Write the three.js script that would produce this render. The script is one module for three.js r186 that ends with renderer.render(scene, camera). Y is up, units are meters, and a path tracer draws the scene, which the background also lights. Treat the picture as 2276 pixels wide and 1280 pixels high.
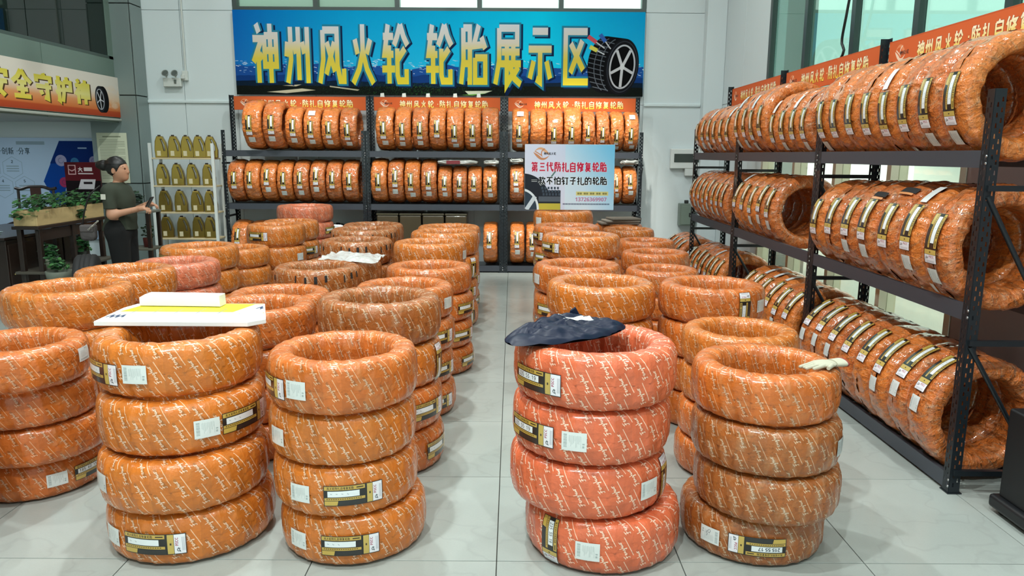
import * as THREE from 'three';
import { RoundedBoxGeometry } from 'three/addons/geometries/RoundedBoxGeometry.js';
import { mergeGeometries, mergeVertices, toCreasedNormals } from 'three/addons/utils/BufferGeometryUtils.js';
import { MarchingCubes } from 'three/addons/objects/MarchingCubes.js';
import { RectAreaLightUniformsLib } from 'three/addons/lights/RectAreaLightUniformsLib.js';

// ---------- camera, sky, lights, exposure ----------
RectAreaLightUniformsLib.init();
const scene = new THREE.Scene();
const renderer = new THREE.WebGLRenderer({ antialias: true });
renderer.toneMapping = THREE.LinearToneMapping;
renderer.toneMappingExposure = 1.46;
renderer.shadowMap.enabled = true;
const D = Math.PI / 180;
const camera = new THREE.PerspectiveCamera(42.55, 2276 / 1280, 0.05, 200);
camera.rotation.order = 'YXZ';
camera.position.set(0, 1.75, 0);
camera.rotation.set(-10.24 * D, 0, 0.35 * D);
scene.background = new THREE.Color(0.86, 1.0, 0.96).multiplyScalar(1.5);   // bright overcast daylight
const LAMP = { rows: [[-1.45, [[1.3, 62], [-1.7, 40], [-5.0, 36], [-8.3, 20]]], [1.75, [[1.3, 34], [-1.4, 9], [-4.9, 13], [-8.6, 12]]], [-4.5, [[-3.2, 17], [-8.6, 16]]]], y: 6.8, color: [0.93, 1.0, 0.98] };

// ---------- helpers ----------
const rng = (s) => () => { s = (s + 0x6d2b79f5) | 0; let t = Math.imul(s ^ (s >>> 15), 1 | s); t = (t + Math.imul(t ^ (t >>> 7), 61 | t)) ^ t; return ((t ^ (t >>> 14)) >>> 0) / 4294967296; };
const R0 = rng(11);
const used = {};
function numbered(n) { used[n] = (used[n] ?? -1) + 1; return used[n] ? n + '_' + String(used[n]).padStart(3, '0') : n; }
function shade(o) { o.traverse((c) => { if (c.isMesh) { c.castShadow = true; c.receiveShadow = true; } }); return o; }
function part(name, geo, mat, parent, pos, rot, scale) {
  const m = new THREE.Mesh(geo, mat); m.name = name; m.castShadow = m.receiveShadow = true;
  if (pos) m.position.set(...pos); if (rot) m.rotation.set(...rot); if (scale) m.scale.set(...scale);
  parent.add(m); return m;
}
function thing(name, label, category, pos = [0, 0, 0], turn = 0, group) {
  const o = new THREE.Group(); o.name = numbered(name); o.position.set(...pos); o.rotation.y = turn;
  o.userData = { label, category }; if (group) o.userData.group = group; scene.add(o); return o;
}
function struct(name) { const o = new THREE.Group(); o.name = name; o.userData = { kind: 'structure' }; scene.add(o); return o; }
const tr = (g, x = 0, y = 0, z = 0) => g.translate(x, y, z);
// box with uv in metres, from min corner to max corner
function boxMM(x0, y0, z0, x1, y1, z1) { return mUV(new THREE.BoxGeometry(x1 - x0, y1 - y0, z1 - z0).translate((x0 + x1) / 2, (y0 + y1) / 2, (z0 + z1) / 2)); }
function mUV(g) {
  const p = g.attributes.position, n = g.attributes.normal, u = g.attributes.uv;
  for (let i = 0; i < p.count; i++) {
    const ax = Math.abs(n.getX(i)), ay = Math.abs(n.getY(i)), az = Math.abs(n.getZ(i));
    if (ay >= ax && ay >= az) u.setXY(i, p.getX(i), p.getZ(i)); else if (ax >= az) u.setXY(i, p.getZ(i), p.getY(i)); else u.setXY(i, p.getX(i), p.getY(i));
  }
  return g;
}
function rbox(w, h, d, r = 0.008, s = 2) { return new RoundedBoxGeometry(w, h, d, s, Math.min(r, w / 2.1, h / 2.1, d / 2.1)); }
function rod(a, b, r, n = 10, r2 = r) {
  const A = new THREE.Vector3(...a), B = new THREE.Vector3(...b), d = B.clone().sub(A), g = new THREE.CylinderGeometry(r2, r, d.length(), n);
  g.applyQuaternion(new THREE.Quaternion().setFromUnitVectors(new THREE.Vector3(0, 1, 0), d.clone().normalize())); return g.translate(...A.add(B).multiplyScalar(0.5).toArray());
}
const std = (hex, rough = 0.6, o = {}) => new THREE.MeshPhysicalMaterial({ color: hex, roughness: rough, ...o });
// tileable value noise
function noiser(seed) {
  const r = rng(seed), t = new Float32Array(4096); for (let i = 0; i < 4096; i++) t[i] = r();
  const h = (x, y, p) => t[(((x % p) + p) % p * 73 + ((y % p) + p) % p * 179 + p * 31) & 4095];
  return (x, y, p) => { const xi = Math.floor(x), yi = Math.floor(y); let fx = x - xi, fy = y - yi; fx = fx * fx * (3 - 2 * fx); fy = fy * fy * (3 - 2 * fy);
    const a = h(xi, yi, p), b = h(xi + 1, yi, p), c = h(xi, yi + 1, p), d = h(xi + 1, yi + 1, p); return a + (b - a) * fx + (c - a) * fy + (a - b - c + d) * fx * fy; };
}
function fbm(n, u, v, p, oct = 4) { let s = 0, a = 0.5, f = p; for (let i = 0; i < oct; i++) { s += a * n(u * f, v * f, f); a *= 0.5; f *= 2; } return s; }
function canvas(w, h) { const c = document.createElement('canvas'); c.width = w; c.height = h; return [c, c.getContext('2d')]; }
function tex(c, srgb = true, repeat = true) {
  const t = new THREE.CanvasTexture(c); if (srgb) t.colorSpace = THREE.SRGBColorSpace; if (repeat) t.wrapS = t.wrapT = THREE.RepeatWrapping; t.anisotropy = 8; return t;
}
// per-pixel modulation of a canvas: f(u, v, [r,g,b]) -> new rgb
function pixels(c, g, f) {
  const w = c.width, h = c.height, d = g.getImageData(0, 0, w, h), a = d.data, o = [0, 0, 0];
  for (let y = 0; y < h; y++) for (let x = 0; x < w; x++) { const i = (y * w + x) * 4; o[0] = a[i]; o[1] = a[i + 1]; o[2] = a[i + 2]; f(x / w, y / h, o); a[i] = o[0]; a[i + 1] = o[1]; a[i + 2] = o[2]; a[i + 3] = 255; }
  g.putImageData(d, 0, 0);
}
function heightTex(w, h, f) { const [c, g] = canvas(w, h); pixels(c, g, (u, v, o) => { const k = Math.max(0, Math.min(255, f(u, v) * 255)); o[0] = o[1] = o[2] = k; }); return tex(c, false); }

// ---------- Chinese characters as pen strokes on a 20 x 20 grid ----------
const GLYPH = {
  神: '4 0 6 3|1 5 8 5 1 13|5 9 5 20|6 10 8 12|10 4 19 4 19 14 10 14 10 4|10 9 19 9|14.5 0 14.5 20', 州: '4 1 4 12 1 20|10 1 10 19|17 1 17 20|1.5 6 .5 11|6.5 6 8 10|13 6 14.5 10',
  风: '4 2 4 12 1 20|4 2 15 2 15 14 17 19 20 19 20 15|7 6 13 16|13 6 6 17', 火: '4 5 6 10|16 5 13 10|10 0 10 9 7 15 2 20|10 9 13 15 18 20',
  轮: '1 4 9 4|5 0 2 10 9 10|5.5 7 5.5 20|0 15 10 15|14.5 0 12 4 9.5 7|14.5 0 17 4 20 7|18 8 12 12|12 8 12 17 13 19 19 19 19 15', 胎: '2 1 2 12 0 20|2 1 7 1 7 19 5 19|2 7 7 7|2 13 7 13|14 0 10 7 18 6.5|16 4 19 8|11 11 19 11 19 19 11 19 11 11',
  展: '3 1 17 1 17 6 3 6|3 1 3 12 0 20|5 9 19 9|9 6 9 13|14 6 14 13|4 13 20 13|9 13 9 20 13 17|18 14 14 17|11 13 15 18 20 20', 示: '4 2 16 2|1 8 19 8|10 8 10 19 7 18|5 12 2 18|15 12 18 18', 区: '19 2 2 2 2 19 20 19|6 6 16 15|15 5 6 16',
  防: '2 1 2 20|2 1 8 1 5 7 8 10 7 13 4 13|14 0 15 3|9 5 20 5|13 5 13 11 9 20|13 10 18 10 18 19 15 19', 扎: '0 5 8 5|4 0 4 19 2 18|0 13 8 10|12 1 12 18 14 20 20 20 20 16', 自: '10 0 8 3|3 3 17 3 17 20 3 20 3 3|3 9 17 9|3 14 17 14',
  修: '4 0 0 8|3 5 3 20|7 4 7 14|12 0 9 6|11 4 19 4 15 9 9 12|12 5 19 11|17 10 10 14|18 13 10 17|19 16 9 20', 复: '6 0 2 5|5 3 18 3|5 6 15 6 15 12 5 12 5 6|5 9 15 9|8 12 2 18|6 14 15 14 9 18 3 20|7 15 18 20',
  安: '10 0 11 2|2 7 2 3 18 3 18 7|9 5 6 13 16 20|14 9 11 16 3 20|1 10 19 10', 全: '10 0 6 5 0 9|10 0 14 5 20 9|5 9 15 9|4 14 16 14|10 9 10 19|1 19 19 19', 守: '10 0 11 2|2 7 2 3 18 3 18 7|1 10 19 10|14 7 14 19 10 18|6 13 8 16', 护: '0 5 8 5|4 0 4 19 2 18|0 13 8 10|14 0 15 3|10 4 19 4 19 10 10 10|10 4 10 13 8 20',
  第: '4 0 1 4|3 2 9 2|5 2 7 5|12 0 10 4|12 2 19 2|14 2 16 5|3 7 16 7 16 11 4 11 3 15 17 15 16 19 14 18|10 7 10 20|9 15 2 20', 三: '3 3 17 3|4 10 16 10|1 18 19 18', 代: '4 0 0 8|3 5 3 20|7 8 19 6|12 0 13 10 16 17 19 19 20 15|16 1 18 4', 一: '1 10 19 10',
  款: '0 3 10 3|5 0 5 7|2 7 9 7|0 10 10 10|5 10 5 19 3 18|2 13 0 17|8 13 9 16|13 0 11 7|12 4 19 4 18 7|15 7 14 14 10 20|15 11 20 20', 不: '1 2 19 2|11 2 7 9 1 14|10 7 10 20|12 9 18 14', 怕: '3 0 3 20|0 5 1 9|6 4 7 7|14 0 12 4|9 4 19 4 19 19 9 19 9 4|9 11 19 11', 钉: '4 0 0 7|3 3 9 3|2 8 8 8|0 12 9 12|5 8 5 19 9 16|10 3 20 3|16 3 16 19 13 18',
  子: '3 2 17 2 11 7|11 7 11 19 7 18|1 10 19 10', 的: '5 0 3 4|1 4 8 4 8 19 1 19 1 4|1 11 8 11|13 0 10 8|12 4 19 4 19 18 16 18|13 9 15 13', 共: '2 5 18 5|6 1 6 13|14 1 14 13|0 13 20 13|7 15 2 20|13 15 18 20',
  赢: '10 0 10 2|1 3 19 3|2 3 2 6 19 6|6 8 14 8 14 11 6 11 6 8|1 20 1 13 6 13 6 20|1 16 6 16|8 18 8 13 13 13 13 18|10 14 10 17 7 20|15 20 15 13 19 13 19 20', 创: '6 0 0 9|6 0 11 7|3 9 9 9 9 14 7 14|3 9 3 18 10 18 10 15|14 3 14 14|19 0 19 20 16 19', 新: '5 0 6 2|1 3 10 3|3 4 4 7|8 4 7 7|0 8 11 8|1 12 10 12|5 8 5 20|3 14 1 18|8 14 10 17|18 0 13 3 13 12 11 20|13 9 20 9|17 9 17 20', 分: '8 0 5 6 0 10|12 0 15 6 20 10|4 10 16 10 15 19 12 18|9 10 7 16 2 20', 享: '10 0 10 2|1 3 19 3|5 5 15 5 15 9 5 9 5 5|4 11 16 11 11 14 11 19 8 19|1 15 19 15', 大: '1 7 19 7|10 0 9 10 1 20|10 8 19 20',
  '·': '8.6 10 11.4 10', ' ': '',
};
const PATHS = {};
for (const k in GLYPH) PATHS[k] = GLYPH[k].split('|').filter(Boolean).map((s) => s.split(' ').map(Number));
// draws text in cells of w x h pixels from (x, y); lw is the stroke width; pass(ctx) strokes the path
function cn(g, text, x, y, w, h, gap, pass) {
  let cx = x;
  for (const ch of text) {
    const p = PATHS[ch];
    if (p) { g.beginPath(); for (const s of p) for (let i = 0; i < s.length; i += 2) { const X = cx + (s[i] / 20) * w, Y = y + (s[i + 1] / 20) * h; i ? g.lineTo(X, Y) : g.moveTo(X, Y); } pass(g); }
    cx += (ch === ' ' ? w * 0.35 : ch === '·' ? w * 0.55 : w) + gap;
  }
  return cx;
}
// brush: like a stroke, with horizontals k times as thick as verticals (a vertically stretched typeface)
function brush(g, text, x, y, w, h, k, style, lw) { g.save(); g.translate(x, y); g.scale(1, k); cn(g, text, 0, 0, w, h / k, 0, (q) => { q.strokeStyle = style; q.lineWidth = lw; q.lineCap = 'butt'; q.lineJoin = 'miter'; q.miterLimit = 3; q.stroke(); }); g.restore(); }
function stroke(g, style, lw, cap = 'butt') { g.strokeStyle = style; g.lineWidth = lw; g.lineCap = cap; g.lineJoin = 'miter'; g.miterLimit = 3; g.stroke(); }
// winged ring emblem used on the banners and the display board
function emblem(g, x, y, s, c1, c2) {
  g.save(); g.translate(x, y); g.scale(s, s);
  const wing = (a) => { g.save(); g.rotate(a); g.beginPath(); g.moveTo(-1.3, -0.25); g.quadraticCurveTo(-0.5, 0.1, -0.1, 0.55); g.quadraticCurveTo(0.5, 0.85, 1.2, 0.2); g.quadraticCurveTo(0.6, 1.25, -0.3, 0.85); g.quadraticCurveTo(-0.9, 0.5, -1.3, -0.25); g.fill(); g.restore(); };
  g.fillStyle = c1; wing(0); g.fillStyle = c2; wing(Math.PI);
  g.strokeStyle = c1; g.lineWidth = 0.16; g.beginPath(); g.moveTo(-1.0, -0.35); g.quadraticCurveTo(-0.2, 0.1, 0.0, 0.3); g.quadraticCurveTo(-0.2, -0.5, 0.5, -0.75); g.stroke();
  g.restore();
}

// ---------- the setting ----------
const white = std('#d8e2e4', 0.42), whiteTrim = std('#d8e3e4', 0.4), ceilMat = std('#d7dad6', 0.9), frameMat = std('#5f6866', 0.4, { metalness: 0.6 }), cream = std('#c9c6b4', 0.5);
// floor: polished porcelain tiles, each its own piece in the part of the floor in view
const nz = noiser(5);
const tileTex = (() => {
  const [c, g] = canvas(1024, 1024);
  pixels(c, g, (u, v, o) => {
    const a = fbm(nz, u, v, 3, 5), b = fbm(nz, u + a * 0.25, v + 0.37, 6, 4), vein = Math.max(0, 1 - Math.abs(b - 0.47) * 34) * 0.6, k = 0.95 + 0.1 * (a - 0.47) - 0.05 * vein + 0.015 * (nz(u * 512, v * 512, 512) - 0.5);
    o[0] = 172 * k; o[1] = 179 * k; o[2] = 174 * k;
  });
  return tex(c);
})();
const tileMat = [1, 0.985, 1.01].map((k) => new THREE.MeshPhysicalMaterial({ map: tileTex, color: new THREE.Color(k, k, k), roughness: 0.22, specularIntensity: 0.8 }));
{
  const fl = struct('floor'), TX = 0.804, TZ = 0.857, X0 = -0.06, Z0 = -2.97;
  part('floor_base', boxMM(-10, -0.25, -11.8, 3.35, -0.012, 5.2), std('#565954', 0.9), fl);
  const gs = []; for (let i = 0; i < 6; i++) { const g = rbox(TX - 0.0042, 0.0124, TZ - 0.0042, 0.0012, 1); mUV(g); const r = rng(40 + i), ox = r() * 3, oz = r() * 3, f = r() > 0.5 ? -1 : 1, u = g.attributes.uv; for (let k = 0; k < u.count; k++) u.setXY(k, (u.getX(k) * f + ox) / 1.7, (u.getY(k) + oz) / 1.7); gs.push(g); }
  const rest = [], r = rng(7);
  for (let i = -13; i < 5; i++) for (let j = -11; j < 10; j++) {
    let x0 = X0 + i * TX, x1 = x0 + TX, z0 = Z0 + j * TZ, z1 = z0 + TZ;
    if (x1 < -9.9 || x0 > 3.14 || z1 < -11.6 || z0 > 5) continue;
    const x = (x0 + x1) / 2, z = (z0 + z1) / 2, k = Math.floor(r() * 6);
    if (x > -6.6 && z < -1.2) part('floor_tile', gs[k], tileMat[k % 3], fl, [x, -0.0062, z]); else rest.push(gs[k].clone().translate(x, -0.0062, z));
  }
  part('floor_tile', mergeGeometries(rest), tileMat[0], fl).userData.kind = 'stuff';
}
{ const c = struct('ceiling'); part('ceiling_slab', boxMM(-10.2, 7, -11.8, 3.35, 7.2, 5.2), ceilMat, c); }
// back wall with a row of high windows above the big sign
{
  const w = struct('wall_back'), Z = -11.6, core = [boxMM(-10.2, 0, -11.8, 3.35, 3.86, Z - 0.02), boxMM(-10.2, 3.86, -11.8, -4.2, 7, Z - 0.02), boxMM(1.98, 3.86, -11.8, 3.35, 7, Z - 0.02), boxMM(-4.2, 4.95, -11.8, 1.98, 7, Z - 0.02)];
  part('wall_core', mergeGeometries(core), white, w);
  const cols = [-5.6, -5.0, -4.2, -3.0, -1.8, -0.6, 0.6, 1.98, 2.86], pan = (x0, x1, y0, y1) => part('wall_panel', tr(rbox(x1 - x0 - 0.006, y1 - y0 - 0.006, 0.03, 0.004, 1), (x0 + x1) / 2, (y0 + y1) / 2, Z - 0.012), white, w);
  for (let i = 0; i < cols.length - 1; i++) { pan(cols[i], cols[i + 1], 0.02, 2.5); pan(cols[i], cols[i + 1], 2.5, 3.84); if (i < 2 || i > 6) { pan(cols[i], cols[i + 1], 3.84, 5.18); pan(cols[i], cols[i + 1], 5.18, 6.98); } }
  const t = struct('trim_1'); part('moulding', tr(rbox(1.42, 0.045, 0.03, 0.01), -4.86, 2.51, Z + 0.014), whiteTrim, t); part('moulding', tr(rbox(0.86, 0.045, 0.03, 0.01), 2.42, 2.5, Z + 0.014), whiteTrim, t);
  const pil = struct('trim_2'); part('corner_pilaster', tr(rbox(0.29, 6.98, 0.2, 0.006), 3.0, 3.495, Z + 0.08), white, pil);
  const win = struct('window_1'), fr = [boxMM(-4.2, 3.84, -11.74, 1.98, 3.9, -11.6), boxMM(-4.2, 4.9, -11.74, 1.98, 4.95, -11.6)];
  part('window_frame', mergeGeometries(fr), frameMat, win);
  const ms = [-4.17, -2.96, -1.74, -0.51, 0.71, 1.95];
  for (const m of ms) part('mullion', boxMM(m - 0.035, 3.9, -11.74, m + 0.035, 4.9, -11.6), frameMat, win);
  const pane = new THREE.MeshPhysicalMaterial({ color: '#e6f1ec', transmission: 1, thickness: 0, roughness: 0.35 }), paneDim = new THREE.MeshPhysicalMaterial({ color: '#a9b8ae', transmission: 1, thickness: 0, roughness: 0.5 });
  for (let i = 0; i < 5; i++) part('pane', boxMM(ms[i] + 0.035, 3.9, -11.69, ms[i + 1] - 0.035, 4.9, -11.68), i < 2 ? paneDim : pane, win);
}
// right wall: white for the last stretch, then a two-storey glazed wall behind the racks
const XR = 3.15;
{
  const w = struct('wall_right');
  part('wall_core', mergeGeometries([boxMM(XR + 0.02, 0, -11.8, 3.35, 7, -9.5), boxMM(XR + 0.02, 0, -9.5, 3.35, 0.3, 5.2), boxMM(XR + 0.02, 4.95, -9.5, 3.35, 7, 5.2), boxMM(XR + 0.02, 0.3, -5.2, 3.35, 2.2, 5.2), boxMM(XR + 0.02, 2.2, 1.2, 3.35, 5.2, 5.2)]), white, w);
  for (const [a, b] of [[-11.5, -10.5], [-10.5, -9.5]]) for (const [y0, y1] of [[0.02, 2.5], [2.5, 6.98]]) part('wall_panel', tr(rbox(0.03, y1 - y0 - 0.006, b - a - 0.006, 0.004, 1), XR + 0.012, (y0 + y1) / 2, (a + b) / 2), white, w);
  const lowPanel = std('#968482', 0.6);
  for (let k = 0; k < 5; k++) part('wall_panel', tr(rbox(0.03, 1.9, 1.2, 0.004, 1), XR + 0.012, 1.25, -4.58 + k * 1.21), lowPanel, w);
  const up = struct('window_2'), lo = struct('window_3');
  part('window_frame', mergeGeometries([boxMM(XR, 2.2, -9.5, XR + 0.16, 2.3, 1.2), boxMM(XR, 4.88, -9.5, XR + 0.16, 4.95, 1.2)]), frameMat, up);
  const ms = [-9.46, -8.34, -7.18, -6.06, -4.94, -3.82, -2.7, -1.58, -0.46, 0.66];
  const mm = []; for (const m of ms) { part('mullion', boxMM(XR - 0.01, 2.3, m - 0.042, XR + 0.05, 4.88, m + 0.042), std('#3c4644', 0.35, { metalness: 0.5 }), up); }
  const tint = new THREE.MeshPhysicalMaterial({ color: '#bcd3cb', transmission: 1, thickness: 0, roughness: 0.03 }), clear = new THREE.MeshPhysicalMaterial({ color: '#f2f4ec', transmission: 1, thickness: 0, roughness: 0.04 });
  for (let i = 0; i < ms.length - 1; i++) part('pane', boxMM(XR + 0.03, 2.3, ms[i] + 0.05, XR + 0.038, 4.88, ms[i + 1] - 0.05), tint, up);
  part('window_frame', mergeGeometries([boxMM(XR, 0.3, -9.5, XR + 0.14, 0.36, -5.2), boxMM(XR, 2.14, -9.5, XR + 0.14, 2.2, -5.2)]), cream, lo);
  const ml = [-9.47, -8.4, -7.33, -6.26, -5.23];
  for (const m of ml) part('mullion', boxMM(XR - 0.005, 0.36, m - 0.035, XR + 0.14, 2.14, m + 0.035), cream, lo);
  for (let i = 0; i < 4; i++) part('pane', boxMM(XR + 0.06, 0.36, ml[i] + 0.035, XR + 0.068, 2.14, ml[i + 1] - 0.035), clear, lo);
}
// front wall behind the camera: a glazed shop front
{
  const w = struct('wall_front');
  part('wall_core', mergeGeometries([boxMM(-10.2, 0, 5, -8.5, 7, 5.2), boxMM(0.3, 0, 5, 3.35, 7, 5.2), boxMM(-8.5, 2.9, 5, 0.3, 7, 5.2), boxMM(-8.5, 0, 5, 0.3, 0.2, 5.2)]), white, w);
  const win = struct('window_4'), clear = new THREE.MeshPhysicalMaterial({ color: '#eef4f0', transmission: 1, thickness: 0, roughness: 0.03 });
  for (let i = 0; i <= 5; i++) part('mullion', boxMM(-8.5 + i * 1.76 - 0.04, 0.2, 5.02, -8.5 + i * 1.76 + 0.04, 2.9, 5.16), frameMat, win);
  for (let i = 0; i < 5; i++) part('pane', boxMM(-8.46 + i * 1.76, 0.2, 5.08, -8.54 + (i + 1) * 1.76, 2.9, 5.09), clear, win);
}
{ const w = struct('wall_left'); part('wall_core', boxMM(-10.2, 0, -11.8, -10, 7, 5.2), std('#b9c2c1', 0.6), w); }
// left side: clad pillar, upper floor with its fascia and dark glass
{
  const p = struct('pillar'), clad = std('#849290', 0.4, { metalness: 0.25 }), Z = -11.25;
  part('pillar_core', boxMM(-6.28, 0, -11.6, -5.575, 7, Z - 0.02), std('#1d211f', 0.8), p);
  const ys = [0, 1.285, 2.575, 3.87, 5.17, 6.98];
  for (let i = 0; i < 5; i++) {
    const y = (ys[i] + ys[i + 1]) / 2, h = ys[i + 1] - ys[i] - 0.014;
    part('cladding_panel', tr(rbox(0.7, h, 0.02, 0.004, 1), -5.935, y, Z - 0.01), clad, p); part('cladding_panel', tr(rbox(0.02, h, 0.33, 0.004, 1), -5.567, y, Z - 0.175), clad, p);
  }
  const u = struct('floor_upper'), fas = std('#74897f', 0.35, { metalness: 0.2 });
  part('floor_slab', boxMM(-10, 2.2, -11.6, -5.88, 2.3, 5), std('#b7bab3', 0.7), u);
  for (let k = 0; k < 10; k++) part('fascia_panel', tr(rbox(0.03, 0.9, 1.7, 0.004, 1), -5.875, 2.63, -10.4 + k * 1.71), fas, u);
  part('soffit_strip', tr(rbox(0.1, 0.035, 16.2, 0.01), -5.86, 2.215, -3.15), std('#a9aea5', 0.6), u);
  const g = struct('window_5'), dark = new THREE.MeshPhysicalMaterial({ color: '#40594f', transmission: 0.85, thickness: 0, roughness: 0.02 });
  part('window_frame', mergeGeometries([boxMM(-5.9, 3.08, -11.25, -5.86, 3.12, 5)]), std('#51615b', 0.4, { metalness: 0.3 }), g);
  for (let k = 0; k < 9; k++) part('pane', boxMM(-5.89, 3.12, -11.14 + k * 1.8, -5.88, 7, -11.14 + k * 1.8 + 1.785), dark, g);
  part('end_panel', boxMM(-5.9, 3.08, -11.25, -5.86, 7, -11.14), fas, g);
  const uw = struct('wall_upper'); part('partition', boxMM(-9.9, 2.3, -8.6, -6.6, 7, -8.5), std('#3f4a46', 0.8), uw); part('partition', boxMM(-7.6, 2.3, -11.6, -7.5, 7, 5), std('#38433f', 0.8), uw);
}
// ceiling lamps: round high-bay fittings
for (const [x, zs] of LAMP.rows) for (const [i, [z, I]] of zs.entries()) {
  const row = x < -3 ? 'far left' : x < 0 ? 'left' : 'right', t = thing('ceiling_lamp', `round white ceiling lamp over the ${row} stacks, ${(zs.length > 2 ? ['nearest', 'second', 'third', 'farthest'] : ['nearest', 'farthest'])[i]} of its row`, 'lamp', [x, LAMP.y, z], 0, 'ceiling lamps');
  part('housing', tr(new THREE.LatheGeometry([[0, 0.2], [0.05, 0.2], [0.06, 0.12], [0.17, 0.04], [0.175, 0], [0.165, 0], [0.16, 0.03], [0, 0.05]].map((p) => new THREE.Vector2(...p)), 32)), std('#e4e6e4', 0.4), t);
  part('diffuser', new THREE.CylinderGeometry(0.155, 0.155, 0.012, 32).translate(0, 0.012, 0), new THREE.MeshStandardMaterial({ color: '#ffffff', emissive: new THREE.Color(...LAMP.color), emissiveIntensity: 12 }), t);
  const l = new THREE.SpotLight(new THREE.Color(...LAMP.color), I, 0, 78 * D, 0.5, 2); l.position.set(x, LAMP.y - 0.02, z); l.target.position.set(x, 0, z); l.castShadow = true; l.shadow.radius = 4; l.shadow.mapSize.set(1024, 1024); scene.add(l, l.target);
}
// three small track spots in front of the back rack's top shelf
[[-3.2, 22, 'left'], [-1.15, 18, 'middle'], [0.95, 60, 'right']].forEach(([x, I, w]) => {
  const t = thing('track_spot', `small white track spotlight aimed at the back rack, the ${w} one`, 'lamp', [x, 5.2, -8.7], 0, 'track spots'), can = part('lamp_can', new THREE.CylinderGeometry(0.05, 0.055, 0.16, 20, 1, false).rotateX(-0.95).translate(0, 0, 0), std('#d9dcda', 0.4), t);
  part('stem', rod([0, 0.04, 0.02], [0, 1.8, 0.02], 0.012, 8), std('#c9cdca', 0.4), t);
  part('lamp_face', new THREE.CylinderGeometry(0.045, 0.045, 0.004, 20).translate(0, -0.083, 0).rotateX(0.62), new THREE.MeshStandardMaterial({ color: '#ffffff', emissive: new THREE.Color(1, 0.96, 0.88), emissiveIntensity: 10 }), t);
  const l = new THREE.SpotLight(new THREE.Color(1, 0.96, 0.86), I, 0, 21 * D, 0.7, 2); l.position.set(x, 5.1, -8.78); l.target.position.set(x, 1.75, -10.9); l.castShadow = true; l.shadow.radius = 3; scene.add(l, l.target);
});
// flat lamps under the upper floor light the left corner
RectAreaLightUniformsLib.init();
for (const [x, z, w] of [[-7.6, -9.9, 'far'], [-7.6, -6.2, 'near']]) {
  const t = thing('panel_lamp', `flat square lamp under the upper floor, the ${w} one`, 'lamp', [x, 2.2, z], 0, 'panel lamps'); part('lamp_frame', tr(rbox(0.64, 0.03, 0.64, 0.006), 0, -0.017, 0), std('#dcdfdd', 0.4), t);
  part('diffuser', tr(rbox(0.58, 0.006, 0.58, 0.002), 0, -0.036, 0), new THREE.MeshStandardMaterial({ color: '#ffffff', emissive: new THREE.Color(0.9, 1, 1), emissiveIntensity: 2.2 }), t);
  const l = new THREE.RectAreaLight(new THREE.Color(0.86, 0.97, 1.05), 9, 0.58, 0.58); l.position.set(x, 2.155, z); l.lookAt(x, 0, z); scene.add(l);
}
// outside: pavement and a pale building across the street
{
  const t = thing('street_pavement', 'pale grey pavement outside the right hand windows', 'pavement', [13, -0.1, -4]);
  part('slab', boxMM(-9.6, -0.1, -22, 16, 0, 18), std('#c9c9c2', 0.9), t);
  const op = thing('outdoor_pillar', 'grey outdoor pillar seen through the first green window', 'pillar', [4.3, -0.1, -11.9]); part('shaft', tr(rbox(0.5, 7, 0.6, 0.01), 0, 3.5, 0), std('#8f9490', 0.8), op); part('plinth', tr(rbox(0.6, 0.3, 0.7, 0.02), 0, 0.15, 0), std('#7f8480', 0.8), op);
  const b = thing('neighbour_building', 'pale building across the street seen through the green glass', 'building', [15, -0.1, -14]);
  part('wall', boxMM(0, 0, -14, 4, 5.4, 12), std('#dde1d9', 0.9), b); part('roof_edge', boxMM(-0.15, 5.4, -14.1, 4.1, 5.6, 12.1), std('#d6d6cf', 0.8), b);
  const gl = std('#6f9fae', 0.15); for (let k = 0; k < 8; k++) { const f = part('window', boxMM(-0.03, 2.4, -13 + k * 3.1, 0.02, 4.4, -11 + k * 3.1), std('#e2e4df', 0.5), b); part('pane', boxMM(-0.05, 2.5, -12.9 + k * 3.1, -0.02, 4.3, -11.1 + k * 3.1), gl, f); }
  part('awning', new THREE.BoxGeometry(1.1, 0.06, 25).rotateZ(0.3).translate(-0.5, 2.2, -1), std('#5f9fb5', 0.6), b);
}

// ---------- wrapped tyres ----------
const TR = 0.345, TRI = 0.208, TW = 0.235, NS = 28;
// printed wrapping film: columns of slanted script with a stripe beside each, one column per wound strip
const SCRIPT = [[[0, 4, 14, 1], [6, 2, 3, 24, -3, 22], [0, 12, 11, 10]], [[15, 15, 22, 12, 18, 8, 15, 14, 18, 19, 24, 15]], [[25, 11, 26, 18, 29, 10, 32, 12, 31, 18, 34, 16]], [[42, 11, 37, 11, 37, 18, 42, 16, 43, 10, 41, 28, 36, 27, 44, 17]], [[50, 0, 46, 19, 50, 10, 53, 12, 52, 18, 55, 16]], [[56, 10, 55, 18, 60, 17, 62, 10, 61, 18, 64, 16]], [[69, 10, 65, 14, 68, 19, 72, 14, 69, 10, 76, 9]]];
function script(g, x, y, s, ang) {
  g.save(); g.translate(x, y); g.rotate(ang); g.scale(s, s); g.translate(-38, -12);
  for (const letter of SCRIPT) for (const q of letter) { g.beginPath(); g.moveTo(q[0], q[1]); for (let i = 2; i + 1 < q.length; i += 2) { if (i + 3 < q.length) { g.quadraticCurveTo(q[i], q[i + 1], (q[i] + q[i + 2]) / 2, (q[i + 1] + q[i + 3]) / 2); } else g.lineTo(q[i], q[i + 1]); } g.stroke(); }
  g.restore();
}
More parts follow.
